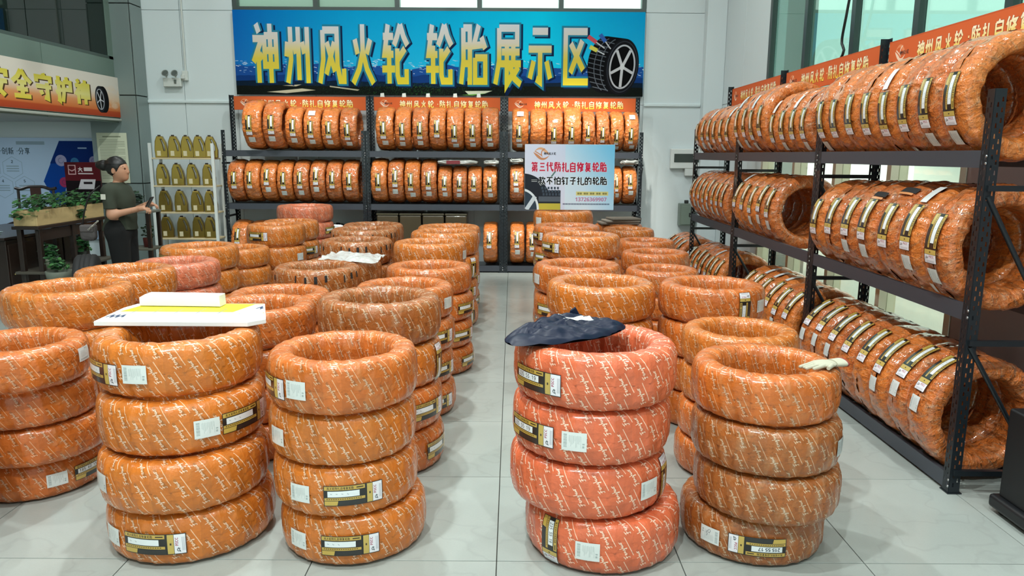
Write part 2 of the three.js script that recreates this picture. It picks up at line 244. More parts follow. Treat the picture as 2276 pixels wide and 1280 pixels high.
function wrapTex(base, ink, inkA, seed, haze, dark, spots) {
  const S = 1024, [c, g] = canvas(S, S), r = rng(seed), n = noiser(seed), nb = noiser(seed + 9);
  g.fillStyle = `rgb(${base})`; g.fillRect(0, 0, S, S);
  const tone = []; for (let k = 0; k < 4; k++) tone.push(0.96 + 0.08 * r());
  const all = (f) => { for (const dx of [-S, 0, S]) for (const dy of [-S, 0, S]) { g.save(); g.translate(dx, dy); f(); g.restore(); } };
  all(() => { for (let k = 0; k < 4; k++) for (let j = 0; j < 3; j++) {
    const x = k * 256 + 118, y = j * 341.3 + ((k * 150) % 341);
    g.globalAlpha = 0.46; g.strokeStyle = dark; g.lineWidth = 38; g.lineCap = 'round'; g.beginPath(); g.moveTo(x - 60, y - 120); g.lineTo(x + 80, y + 110); g.stroke();   // the darker printed band behind the lettering
    g.globalAlpha = inkA; g.strokeStyle = ink; g.lineCap = 'round'; g.lineJoin = 'round';
    g.lineWidth = 2.3; script(g, x + 2, y + 10, 3.5, Math.PI + 62 * D);
    g.lineWidth = 10; g.globalAlpha = inkA * 0.85; g.beginPath(); g.moveTo(x + 12, y - 165); g.lineTo(x + 148, y + 92); g.stroke();
  } });
  g.globalAlpha = 1;
  pixels(c, g, (u, v, o) => {
    const k = Math.floor(u * 4), a = fbm(n, u, v, 6, 4), m = tone[k] * (0.93 + 0.15 * a);
    const bl = spots ? Math.max(0, fbm(nb, u + 0.3, v, 24, 3) - 0.52) * spots : 0; let h = haze ? Math.max(0, fbm(nb, u, v * 0.5 + 0.1 * a, 8, 4) - 0.5) * 2.2 * haze : 0; h += haze * 0.25 * Math.max(0, nb(u * 160, v * 24, 160) - 0.72);
    for (let i = 0; i < 3; i++) { let x = o[i] * m * (1 - Math.min(0.55, bl)); o[i] = Math.min(255, x + (205 - x) * Math.min(0.55, h)); }
  });
  return tex(c);
}
const crinkle = (() => { const n = noiser(77), m = noiser(78); return heightTex(1024, 1024, (u, v) => { let s = 0, a = 0.5, f = 5; for (let i = 0; i < 5; i++) { const q = 1 - Math.abs(2 * n(u * f + 0.6 * m(u * 4, v * 4, 4), v * f, f) - 1); s += a * q * q; a *= 0.55; f *= 2; } return s * 0.9; }); })();
const wrapMat = (base, ink, inkA, seed, haze, dark, { spots = 0, ...o } = {}) => new THREE.MeshPhysicalMaterial({ map: wrapTex(base, ink, inkA, seed, haze, dark, spots), bumpMap: crinkle, bumpScale: 0.005, roughness: 0.36, specularIntensity: 0.7, clearcoat: 0.55, clearcoatRoughness: 0.16, ...o });
const WRAP = {
  orange: wrapMat('206,114,38', 'rgb(250,226,208)', 0.85, 3, 0.16, 'rgb(142,92,46)'),
  deep: wrapMat('202,106,40', 'rgb(244,216,192)', 0.7, 4, 0.28, 'rgb(134,80,42)'),
  film: wrapMat('164,92,40', 'rgb(232,216,194)', 0.72, 5, 0.5, 'rgb(128,84,46)', { spots: 0.8 }),
  amber: wrapMat('206,114,40', 'rgb(246,224,196)', 0.65, 6, 0.2, 'rgb(158,92,36)'),
  pink: wrapMat('216,106,68', 'rgb(255,228,206)', 0.95, 8, 0.0, 'rgb(178,92,58)'),
  dull: wrapMat('206,112,78', 'rgb(240,206,184)', 0.75, 9, 0.1, 'rgb(150,78,58)'),
  rack: wrapMat('214,118,48', 'rgb(236,180,130)', 0.5, 12, 0.3, 'rgb(150,80,40)', { spots: 0.9, bumpScale: 0.013, clearcoat: 1, clearcoatRoughness: 0.1 }),
  rackDeep: wrapMat('204,108,46', 'rgb(236,186,140)', 0.5, 13, 0.4, 'rgb(130,70,40)', { spots: 1.5, bumpScale: 0.013, clearcoat: 1, clearcoatRoughness: 0.1 }),
};
const rubber = std('#1c1c1d', 0.75);
const Rc = (TR + TRI) / 2, TA = (TR - TRI) / 2, TB = TW / 2, PE = 3.1;
function profile(n) {   // rounded section at equal steps of arc: [radius, height, normal r, normal h]
  const raw = []; const M = 720; for (let i = 0; i <= M; i++) { const t = (i / M) * Math.PI * 2, c = Math.cos(t), s = Math.sin(t); raw.push([Rc + TA * Math.sign(c) * Math.abs(c) ** (2 / PE), TB * Math.sign(s) * Math.abs(s) ** (2 / PE)]); }
  const L = [0]; for (let i = 1; i <= M; i++) L.push(L[i - 1] + Math.hypot(raw[i][0] - raw[i - 1][0], raw[i][1] - raw[i - 1][1]));
  const out = []; let k = 0; for (let j = 0; j <= n; j++) { const t = (j / n) * L[M]; while (k < M - 1 && L[k + 1] < t) k++; const f = (t - L[k]) / (L[k + 1] - L[k]); const x = raw[k][0] + f * (raw[k + 1][0] - raw[k][0]), y = raw[k][1] + f * (raw[k + 1][1] - raw[k][1]), dx = raw[k + 1][0] - raw[k][0], dy = raw[k + 1][1] - raw[k][1], l = Math.hypot(dx, dy); out.push([x, y, dy / l, -dx / l]); }
  return out;
}
function tyreGeo(seed, nu, nv, crumple) {
  const pr = profile(nv), r = rng(seed), nA = noiser(seed + 1), nB = noiser(seed + 2), ph = r() * 6, off = Array.from({ length: NS + 1 }, () => r()); off[NS] = off[0];
  const P = [], U = [], I = [];
  for (let i = 0; i <= nu; i++) for (let j = 0; j <= nv; j++) {
    const th = (i / nu) * Math.PI * 2, s = j / nv, [x, y, nr, ny] = pr[j], tread = Math.max(0, (x - Rc) / TA), bore = Math.max(0, (Rc + 0.02 - x) / TA), side = 1 - Math.abs(nr);
    const q = (((i % nu) / nu) * NS + 0.35 * (y / TB)), f = ((q % 1) + 1) % 1, ki = ((Math.floor(q) % NS) + NS) % NS;
    let d = -0.0046 * f * (0.35 + 0.65 * off[ki]) * (0.5 + tread) - 0.0012 * Math.sin(Math.PI * f) ** 2;
    d -= 0.008 * Math.min(1, bore + side) * nA((i / nu) * 56, s * 4, 56) ** 1.5;                       // pleats where the strips gather at the bead
    d -= (crumple ? 0.011 : 0.003) * (Math.abs(2 * nB((i / nu) * 32, s * 10, 32) - 1)) ** 0.8 * (crumple ? 1 : 0.7);
    d -= 0.003 * (1 + Math.sin(2 * th + ph)) * tread;
    const rr = x + nr * d, yy = y + ny * d * 0.7; P.push(rr * Math.sin(th), yy, rr * Math.cos(th)); U.push((i / nu) * (NS / 4), s * 2);
  }
  const W = nv + 1; for (let i = 0; i < nu; i++) for (let j = 0; j < nv; j++) { const a = i * W + j, b = a + W; I.push(a, b, b + 1, a, b + 1, a + 1); }
  const g = new THREE.BufferGeometry(); g.setAttribute('position', new THREE.Float32BufferAttribute(P, 3)); g.setAttribute('uv', new THREE.Float32BufferAttribute(U, 2)); g.setIndex(I); g.computeVertexNormals();
  const N = g.attributes.normal, fix = (a, b) => { const x = N.getX(a) + N.getX(b), y = N.getY(a) + N.getY(b), z = N.getZ(a) + N.getZ(b), l = Math.hypot(x, y, z); N.setXYZ(a, x / l, y / l, z / l); N.setXYZ(b, x / l, y / l, z / l); };
  for (let i = 0; i <= nu; i++) fix(i * W, i * W + nv); for (let j = 0; j <= nv; j++) fix(j, nu * W + j);
  return g;
}
const GEO = { hi: [21, 22, 23, 24, 25].map((s) => tyreGeo(s, 224, 44, 0)), mid: [31, 32, 33, 34].map((s) => tyreGeo(s, 140, 30, 0)), rack: [41, 42, 43, 44, 45].map((s) => tyreGeo(s, 112, 28, 1)), rackHi: [51, 52, 53, 54].map((s) => tyreGeo(s, 168, 36, 1)) };

// stickers: one sheet of prints; a cell is [column, row, columns, rows] on a 4 x 8 grid of 256 x 128 pixels... every label patch follows the tread
const SHEET = (() => {
  const [c, g] = canvas(2048, 2048), r = rng(19);
  const gold = '#c3a24a', hand = (x, y, s, t) => { g.fillStyle = '#20242c'; g.font = `bold ${s}px monospace`; g.fillText(t, x, y); };
  const scrawl = (x, y, k) => { g.strokeStyle = '#4a5260'; g.lineWidth = 5; for (let i = 0; i < k; i++) { g.beginPath(); const X = x + i * 95; g.moveTo(X, y); g.quadraticCurveTo(X + 14 * r(), y + 22, X + 26, y + 4 + 18 * r()); g.stroke(); } };
  const sizes = ['235 55 19', '215 55 17', '185 60 15', '', '', '', '', ''];
  for (let i = 0; i < 8; i++) {   // size label: 1024 x 256 each, two columns of four... laid out in the left and right halves
    const ox = (i % 2) * 1024, oy = Math.floor(i / 2) * 344;
    g.save(); g.translate(ox, oy); g.fillStyle = '#141313'; g.fillRect(0, 0, 1024, 340);
    g.fillStyle = gold; g.fillRect(14, 14, 690, 62); g.fillStyle = '#2c2212'; cn(g, '风火轮防扎自修复轮胎', 60, 24, 38, 42, 8, (q) => stroke(q, '#2c2212', 5)); g.fillRect(560, 36, 120, 18);
    g.fillStyle = '#e9eef0'; g.fillRect(70, 92, 540, 96);
    if (sizes[i]) { if (i === 1) { g.font = 'bold 88px sans-serif'; g.fillStyle = '#1b2a3a'; g.fillText(sizes[i], 110, 172); } else hand(100, 168, 84, sizes[i]); } else scrawl(120, 128, 2 + (i % 4));
    g.fillStyle = gold; g.fillRect(14, 200, 690, 44); g.fillStyle = '#4a3a1c'; for (let k = 0; k < 16; k++) g.fillRect(50 + k * 38, 214, 24, 14);
    g.fillStyle = '#c9a94f'; g.beginPath(); g.moveTo(14, 252); g.lineTo(250, 252); g.lineTo(232, 326); g.lineTo(14, 326); g.fill();
    g.fillStyle = '#232323'; g.fillRect(262, 256, 450, 68);
    g.fillStyle = '#c7ab58'; g.fillRect(740, 14, 96, 312); g.fillStyle = '#3a2c14'; g.fillRect(776, 150, 26, 34);
    g.fillStyle = '#eceaf0'; g.fillRect(842, 14, 168, 312);
    g.save(); g.translate(925, 200); g.rotate(-Math.PI / 2); g.fillStyle = '#a03050'; g.font = 'bold 62px sans-serif'; g.fillText('PICC', 0, -22); g.restore();
    g.strokeStyle = '#3d4a52'; g.lineWidth = 11; g.beginPath(); g.arc(908, 262, 24, 0.6, 5.6); g.stroke(); g.beginPath(); g.moveTo(900, 226); g.lineTo(930, 300); g.stroke();
    g.fillStyle = '#a8acb6'; for (let k = 0; k < 3; k++) g.fillRect(958 + k * 16, 60, 7, 220);
    g.restore();
  }
  for (let i = 0; i < 4; i++) {   // barcode sticker 512 x 400
    g.save(); g.translate(i * 512, 1400); g.fillStyle = '#dfe4e2'; g.fillRect(0, 0, 508, 396); g.fillStyle = '#8d9a9a';
    for (let k = 0; k < 26; k++) g.fillRect(40, 50 + k * 11, 70, 3 + 5 * r());
    for (let k = 0; k < 13; k++) g.fillRect(150 + k * 20, 60 + 20 * r(), 4, 120 + 130 * r());
    g.fillStyle = '#a9b3b2'; g.fillRect(420, 220, 46, 30); g.fillRect(420, 270, 40, 46);
    if (i === 3) { g.strokeStyle = '#3b4a5c'; g.lineWidth = 9; g.beginPath(); g.ellipse(270, 290, 30, 44, 0.4, 0, 7); g.stroke(); g.beginPath(); g.moveTo(340, 150); g.lineTo(310, 210); g.quadraticCurveTo(380, 230, 320, 280); g.stroke(); }
    g.restore();
  }
  g.fillStyle = '#e8ecea'; g.fillRect(0, 1800, 2048, 248);
  return tex(c, true, false);
})();
const stickerMat = new THREE.MeshPhysicalMaterial({ map: SHEET, roughness: 0.3, clearcoat: 0.6, clearcoatRoughness: 0.15, bumpMap: crinkle, bumpScale: 0.0012 });
const CELL = (k) => (k < 8 ? [(k % 2) * 1024, Math.floor(k / 2) * 344, 1024, 340] : k < 12 ? [(k - 8) * 512, 1400, 508, 396] : [20, 1820, 400, 200]);
const patches = {};
// a patch on the tread: la along the tread, lh across it (metres at the standard size), turned by rot quarter turns, off = shift across the tread
function patch(cell, la, lh, rot, off, lift = 0.0012) {
  const key = [cell, la, lh, rot, off, lift].join(); if (patches[key]) return patches[key];
  const nu = Math.max(4, Math.round(la / 0.02)), nv = Math.max(3, Math.round(lh / 0.02)), P = [], N = [], U = [], I = [], [x, y, w, h] = CELL(cell), da = la / TR;
  for (let i = 0; i <= nu; i++) for (let j = 0; j <= nv; j++) {
    const th = (i / nu - 0.5) * da, yy = off + (j / nv - 0.5) * lh, rr = Rc + TA * (1 - Math.min(0.999, Math.abs(yy / TB)) ** PE) ** (1 / PE) + lift;
    P.push(rr * Math.sin(th), yy, rr * Math.cos(th)); let a = i / nu, b = j / nv; for (let k = 0; k < rot; k++) [a, b] = [b, 1 - a]; U.push((x + 2 + a * (w - 4)) / 2048, 1 - (y + 2 + (1 - b) * (h - 4)) / 2048);
  }
  const W = nv + 1; for (let i = 0; i < nu; i++) for (let j = 0; j < nv; j++) { const a = i * W + j, b = a + W; I.push(a, b, b + 1, a, b + 1, a + 1); }
  const g = new THREE.BufferGeometry(); g.setAttribute('position', new THREE.Float32BufferAttribute(P, 3)); g.setAttribute('uv', new THREE.Float32BufferAttribute(U, 2)); g.setIndex(I); g.computeVertexNormals(); return (patches[key] = g);
}
// builds one tyre. stand: null = lying flat, 'x' / 'z' = standing with its axle along x or z. stickers: [cell, angle, across, quarter turns, length, height]
let tyreNo = 0;
const QX = new THREE.Quaternion().setFromEuler(new THREE.Euler(0, 0, -Math.PI / 2)), QZ = new THREE.Quaternion().setFromEuler(new THREE.Euler(Math.PI / 2, 0, 0));
function tyre(label, pos, R, w, mat, { stand = null, res = 'mid', stickers = [], tilt = [0, 0], group, spin } = {}) {
  const t = thing('wrapped_tyre', label, 'tyre', pos, 0, group), list = GEO[res], k = tyreNo++, r = rng(900 + k), sc = [R / TR, w / TW, R / TR], q = stand === 'x' ? QX : stand === 'z' ? QZ : new THREE.Quaternion(), y = stand ? R : w / 2;
  const add = (name, geo, m, ang) => { const p = part(name, geo, m, t, [0, y, 0], null, sc); p.quaternion.copy(q).multiply(new THREE.Quaternion().setFromAxisAngle(new THREE.Vector3(0, 1, 0), ang)); return p; };
  add('wrapping', list[k % list.length], WRAP[mat], spin ?? r() * 6.28);
  for (const [cell, ang, across = 0, rot = 0, la, lh] of stickers) add(cell < 8 ? 'size_label' : 'barcode_sticker', patch(cell, la ?? (cell < 8 ? (rot % 2 ? 0.085 : 0.26) : 0.1), lh ?? (cell < 8 ? (rot % 2 ? 0.2 : 0.092) : 0.078), rot, across), stickerMat, ang);
  t.rotation.x = tilt[0]; t.rotation.z = tilt[1];
  return t;
}

// ---------- the stacks on the floor ----------
const ORD = { 3: ['bottom', 'second', 'top'], 4: ['bottom', 'second', 'third', 'top'], 5: ['bottom', 'second', 'third', 'fourth', 'top'] };
const COLOUR = { orange: 'orange', deep: 'deep orange', film: 'brownish', amber: 'amber orange', pink: 'bright pinkish orange', dull: 'dull pinkish orange' };
const RS = rng(5150);
// stack(description, x, z, R, height, count, wrapping, { level: [[cell, f, across, rot], ...] }); f = -1 (left edge) ... 1 (right edge) as the aisle sees it
function stack(desc, X, Z, R, H, n, mat, { st = {}, dx = [], dz = [], mats = [], res = 'mid', auto = 0, rs = [] } = {}) {
  const w = H / n, out = [];
  for (let i = 0; i < n; i++) {
    const x = X + (dx[i] ?? (RS() - 0.5) * 0.02), z = Z + (dz[i] ?? (RS() - 0.5) * 0.012), face = Math.atan2(-x, -z), m = mats[i] ?? mat;
    const A = (f) => face + Math.asin(Math.max(-0.98, Math.min(0.98, f)));
    let s = (st[i] ?? []).map(([cell, f, across, rot, la, lh]) => [cell, A(f), across, rot, la, lh]);
    if (!st[i]) { if (auto && i < n - (auto === 2 ? 0 : 1)) { const side = auto < 0 ? -1 : 1; s = [[3 + Math.floor(RS() * 5), A(side * (0.62 + 0.3 * RS())), 0, RS() > 0.8 ? 1 : 0], [8 + Math.floor(RS() * 3), A(side * 0.35 * RS()), 0, 0]].slice(0, RS() > 0.45 ? 2 : 1); } else s = [[3 + Math.floor(RS() * 5), face + Math.PI + (RS() - 0.5) * 2, 0, 0]]; }
    out.push(tyre(`${COLOUR[m]} wrapped tyre, ${ORD[n][i]} in ${desc}`, [x, i * w + 0.0005, z], rs[i] ?? R, w - 0.001, m, { res, stickers: s }));
  }
  return out;
}
// front row, left to right (the two stacks cut by the left edge first)
stack('the far left stack cut by the frame', -2.7, -2.92, 0.36, 0.71, 3, 'dull', { res: 'hi', dx: [0.01, -0.01, 0], dz: [0, 0.01, 0] });
stack('the left edge stack behind the cut one', -2.52, -3.68, 0.33, 0.83, 4, 'deep', { res: 'hi', dx: [-0.03, 0.03, 0.02, 0.04], dz: [-0.09, -0.03, 0, 0.1], st: { 0: [[2, 0.74, 0, 0], [8, 0.2, 0, 0]], 1: [], 2: [], 3: [[9, 0.86, 0.03, 1]] } });
stack('the front stack carrying the foam board', -1.5, -3.25, 0.365, 0.963, 4, 'orange', { res: 'hi', dx: [0.012, 0.007, -0.008, -0.03], dz: [0.01, 0.037, -0.013, -0.06], st: { 0: [[4, -0.47, 0, 0], [8, -0.9, 0, 0]], 1: [[9, -0.93, 0.01, 0]], 2: [[5, 0.7, 0, 0], [8, 0.22, 0, 0]], 3: [[3, -0.9, -0.01, 0], [9, -0.5, 0, 0]] } });
stack('the front stack left of the aisle', -0.745, -3.19, 0.33, 0.925, 4, 'orange', { res: 'hi', mats: ['orange', 'orange', 'orange', 'deep'], dx: [0.02, -0.008, -0.012, 0.003], dz: [-0.02, -0.01, 0, 0.03], st: { 0: [[5, -0.08, 0, 0], [8, -0.74, 0, 0]], 1: [[6, 0.07, 0, 0], [9, -0.6, 0, 0]], 2: [[10, -0.84, 0, 0]], 3: [[7, -0.93, -0.01, 0], [8, -0.59, 0, 0]] } });
stack('the pinkish front stack right of the aisle', 0.375, -3.18, 0.36, 0.968, 4, 'pink', { res: 'hi', dx: [0.046, -0.027, -0.016, -0.008], dz: [-0.006, -0.015, -0.004, 0.018], st: { 0: [[0, -0.61, 0, 3], [8, -0.15, 0, 0]], 1: [[9, 0.74, 0, 0], [0, 0.94, 0, 1]], 2: [[0, -0.72, 0, 0], [8, -0.18, 0, 0]], 3: [[0, -0.68, -0.01, 0]] } });
stack('the right front stack with the glove', 1.13, -3.17, 0.323, 0.872, 4, 'film', { res: 'hi', mats: ['film', 'film', 'film', 'deep'], dx: [-0.01, 0.024, 0.004, -0.008], dz: [-0.05, 0.014, 0.02, 0.008], st: { 0: [[1, 0.12, 0, 2], [11, -0.5, 0, 2]], 1: [], 2: [[8, 0.96, 0, 0]], 3: [] } });
// left of the aisle, column beside the aisle, walking away
stack('the second stack back along the aisle\'s left side', -0.742, -4.08, 0.345, 0.977, 4, 'film', { mats: ['deep', 'deep', 'orange', 'film'], auto: 1, res: 'hi' });
stack('the third stack back along the aisle\'s left side', -0.72, -4.95, 0.335, 0.89, 4, 'deep', { st: { 3: [[8, 0.85, 0, 0]] }, auto: 1 });
stack('the fourth stack back along the aisle\'s left side', -0.667, -5.958, 0.35, 0.869, 4, 'deep', { auto: 1 });
stack('the fifth stack back along the aisle\'s left side', -0.773, -6.874, 0.345, 0.956, 4, 'orange', { st: { 3: [[9, 0.93, 0, 0]] }, auto: 1 });
stack('the sixth stack back along the aisle\'s left side', -0.703, -7.62, 0.36, 0.979, 4, 'orange', { auto: 1 });
stack('the farthest stack along the aisle\'s left side', -0.721, -8.36, 0.36, 0.959, 4, 'orange', { auto: 2 });
// next column to the left
stack('the stack right behind the foam board', -1.5, -4.3, 0.34, 0.882, 4, 'deep', { res: 'hi' });
stack('the second stack behind the foam board', -1.609, -5.02, 0.35, 0.82, 4, 'deep');
const torn = stack('the stack with dark tread showing through', -1.537, -5.75, 0.34, 0.891, 4, 'film');
stack('the stack with clear film on top', -1.481, -6.45, 0.335, 0.83, 4, 'film');
const torn2 = stack('the stack behind the clear film stack', -1.506, -7.16, 0.35, 0.939, 4, 'film');
const torn3 = stack('the second stack behind the clear film stack', -1.579, -7.885, 0.355, 0.974, 4, 'film');
stack('the farthest stack of the tread showing column', -1.622, -8.6, 0.355, 0.954, 4, 'film');
// far left column
stack('the wide left stack behind the edge stack', -2.744, -4.51, 0.37, 0.944, 4, 'amber', { res: 'hi' });
stack('the left stack between wide one and dull pink one', -2.903, -5.48, 0.35, 0.902, 4, 'orange');
stack('the dull pink left stack near the woman', -2.855, -6.23, 0.35, 0.854, 4, 'dull');
stack('the left stack in front of the oil shelf', -2.96, -6.96, 0.355, 0.896, 4, 'amber', { st: { 3: [[3, -0.85, 0, 0]] } });
stack('the low left stack right of the oil shelf', -2.88, -7.68, 0.335, 0.789, 4, 'amber');
stack('the labelled left stack before the back rack', -2.696, -8.4, 0.33, 0.965, 4, 'amber', { st: { 3: [[3, -0.62, 0, 0]], 2: [[8, 0.75, 0, 0]] }, auto: 1 });
stack('the left stack second from the back rack', -2.734, -9.1, 0.34, 0.943, 4, 'orange', { auto: 1 });
stack('the tall dull left stack touching the back rack', -2.75, -9.835, 0.37, 1.08, 5, 'dull', { auto: 1 });
// right of the aisle, column beside the aisle
stack('the second stack back along the aisle\'s right side', 0.597, -4.885, 0.37, 0.929, 4, 'orange', { res: 'hi', auto: -1 });
stack('the third stack back along the aisle\'s right side', 0.525, -5.798, 0.35, 0.914, 4, 'deep', { st: { 3: [[8, -0.9, 0, 0]] }, auto: -1 });
stack('the fourth stack back along the aisle\'s right side', 0.621, -6.631, 0.355, 1.058, 5, 'orange', { st: { 4: [[3, -0.8, 0, 0]] }, auto: -1 });
stack('the fifth stack back along the aisle\'s right side', 0.559, -7.566, 0.345, 1.05, 5, 'deep', { st: { 4: [[4, -0.9, 0, 0]] }, auto: -1 });
stack('the stack the blue display board stands on', 0.588, -8.497, 0.345, 1.132, 5, 'amber', { st: { 4: [[8, -0.8, 0, 0]] }, auto: -1 });
// second column right of the aisle, along the right rack
stack('the stack behind the glove stack', 1.262, -4.01, 0.32, 0.82, 4, 'amber', { res: 'hi', mats: ['deep', 'deep', 'orange', 'amber'] });
stack('the rackside stack with an upright label', 1.325, -4.833, 0.345, 0.93, 4, 'deep', { res: 'hi', st: { 3: [[3, 0.61, 0, 1], [8, 0.9, 0, 0]] } });
stack('the rackside stack third from the front', 1.273, -6.22, 0.315, 0.813, 4, 'deep');
stack('the rackside stack fourth from the front', 1.418, -7.22, 0.335, 0.827, 4, 'film', { mats: ['film', 'film', 'film', 'deep'] });
stack('the rackside stack fifth from the front', 1.486, -8.174, 0.325, 0.834, 4, 'deep');
stack('the rackside stack sixth from the front', 1.429, -9.059, 0.325, 0.872, 4, 'orange');
stack('the far stack carrying the grey pads', 1.448, -10.05, 0.33, 0.838, 4, 'deep');
// dark tread blocks that show through torn wrapping
for (const [list, lv] of [[torn, [3]], [torn2, [3]], [torn3, [3]]]) for (const i of lv) {
  const t = list[i], b = t.children[0], gs = [], r = rng(61 + i);
  for (let k = 0; k < NS; k++) if (r() > 0.42) gs.push(patch(12, 0.01 + 0.014 * r(), 0.035 + 0.03 * r(), 0, 0.03 + 0.02 * r(), 0.0003).clone().rotateY((k / NS) * Math.PI * 2));
  const m = part('exposed_tread', mergeGeometries(gs), rubber, t, b.position.toArray(), null, b.scale.toArray()); m.userData.label = 'dark tread blocks between the strips'; m.userData.kind = 'stuff';
}

// ---------- storage racks ----------
const steel = std('#1f262c', 0.42, { metalness: 0.35, clearcoat: 0.2 }), steelBeam = std('#474c55', 0.4, { metalness: 0.3 }), bolt = std('#c9cdd0', 0.3, { metalness: 0.9 });
// slotted angle upright with its two pierced flanges along +x and -z from the outer corner
function uprightGeo(h, fx, fz) {
  const flange = () => {
    const s = new THREE.Shape([[0, 0], [0.055, 0], [0.055, h], [0, h]].map((p) => new THREE.Vector2(...p)));
    for (let y = 0.05; y < h - 0.03; y += 0.05) for (const [x, o] of [[0.018, 0], [0.04, 0.025]]) { if (y + o > h - 0.03) continue; const p = new THREE.Path(), a = 0.005, b = 0.011; p.moveTo(x - a, y + o - b); p.lineTo(x + a, y + o - b); p.lineTo(x + a * 0.6, y + o + b); p.lineTo(x - a * 0.6, y + o + b); p.closePath(); s.holes.push(p); }
    return new THREE.ExtrudeGeometry(s, { depth: 0.0025, bevelEnabled: false });
  };
  const a = flange(); if (fx < 0) a.scale(-1, 1, 1); const b = flange(); b.rotateY(fz > 0 ? -Math.PI / 2 : Math.PI / 2);
  const g = [a, b, new THREE.BoxGeometry(0.075, 0.006, 0.075).translate(fx * 0.03, 0.003, fz * 0.03)].map((q) => { const n = q.index ? q.toNonIndexed() : q; return n; });
  if (fx < 0) { const p = g[0].attributes.position.array; for (let i = 0; i < p.length; i += 9) for (let k = 0; k < 3; k++) { const t = p[i + k]; p[i + k] = p[i + 3 + k]; p[i + 3 + k] = t; } g[0].computeVertexNormals(); }
  return mergeGeometries(g.map((q) => { q.deleteAttribute('uv'); return q; }));
}
const beamShape = new THREE.Shape([[0, 0], [0.038, 0], [0.038, 0.055], [0.022, 0.055], [0.022, 0.082], [0, 0.082]].map((p) => new THREE.Vector2(...p)));   // stepped box beam
function beamGeo(len) { return new THREE.ExtrudeGeometry(beamShape, { depth: len, bevelEnabled: true, bevelSize: 0.0015, bevelThickness: 0.0015, bevelSegments: 1 }); }
const boltGeo = new THREE.SphereGeometry(0.007, 8, 6).scale(1, 1, 0.5);
const DEPTH = 0.45, HF = 2.075, HB = 2.6, LEVELS = [0.02, 0.93, 1.7];
function rack(label, pos, turn, bays, deck) {   // local: along +x, the aisle in front at +z, back at z = -DEPTH
  const t = thing('storage_rack', label, 'rack', pos, turn), front = [], L = bays[bays.length - 1], UF = uprightGeo(HF, 1, -1), UB = uprightGeo(HB, 1, 1), UFr = uprightGeo(HF, -1, -1), UBr = uprightGeo(HB, -1, 1);
  for (let i = 0; i < bays.length; i++) {
    const x = bays[i];
    if (i < bays.length - 1) { part('upright', UF, steel, t, [x + 0.004, 0, 0]); part('upright', UB, steel, t, [x + 0.004, 0, -DEPTH]); }
    if (i > 0) { part('upright', UFr, steel, t, [x - 0.004, 0, 0]); part('upright', UBr, steel, t, [x - 0.004, 0, -DEPTH]); }
    for (const y of [0.12, 0.82, 1.6]) part('side_rail', boxMM(x - 0.014, y - 0.014, -DEPTH + 0.01, x + 0.014, y + 0.014, -0.01), steel, t);
    for (const [a, b] of [[0.15, 0.8], [0.86, 1.56]]) { const g = rod([x, a, -DEPTH + 0.02], [x, b, -0.02], 0.013, 8); part('diagonal_brace', g, steel, t); }
    for (const y of LEVELS) for (const k of [0.02, 0.055]) part('bolt', boltGeo, bolt, t, [x + 0.01 * (i ? -1 : 1), y + k, 0.004]);
  }
  for (let i = 0; i < bays.length - 1; i++) { const len = bays[i + 1] - bays[i] - 0.03, g = beamGeo(len).rotateY(Math.PI / 2); for (const y of LEVELS) { part('beam', g, steelBeam, t, [bays[i] + 0.015, y, 0.0]); const gb = g; part('beam', gb, steelBeam, t, [bays[i + 1] - 0.015, y, -DEPTH], [0, Math.PI, 0]); } }
  if (deck) for (let i = 0; i < bays.length - 1; i++) for (const y of LEVELS) part('deck_panel', boxMM(bays[i] + 0.03, y + 0.0835, -DEPTH + 0.01, bays[i + 1] - 0.03, y + 0.0865, -0.012), steel, t);
  return t;
}
const BZ = -10.975, BX = [-4.25, -2.15, -0.132, 1.9];
rack('black slotted steel rack along the back wall under the big blue sign', [0, 0, BZ], 0, BX, true);
const RX = 2.31, RZ = [-3.65, -5.68, -7.74, -9.6];
rack('black slotted steel rack along the right hand windows', [RX, 0, 0], -Math.PI / 2, RZ.slice().reverse());
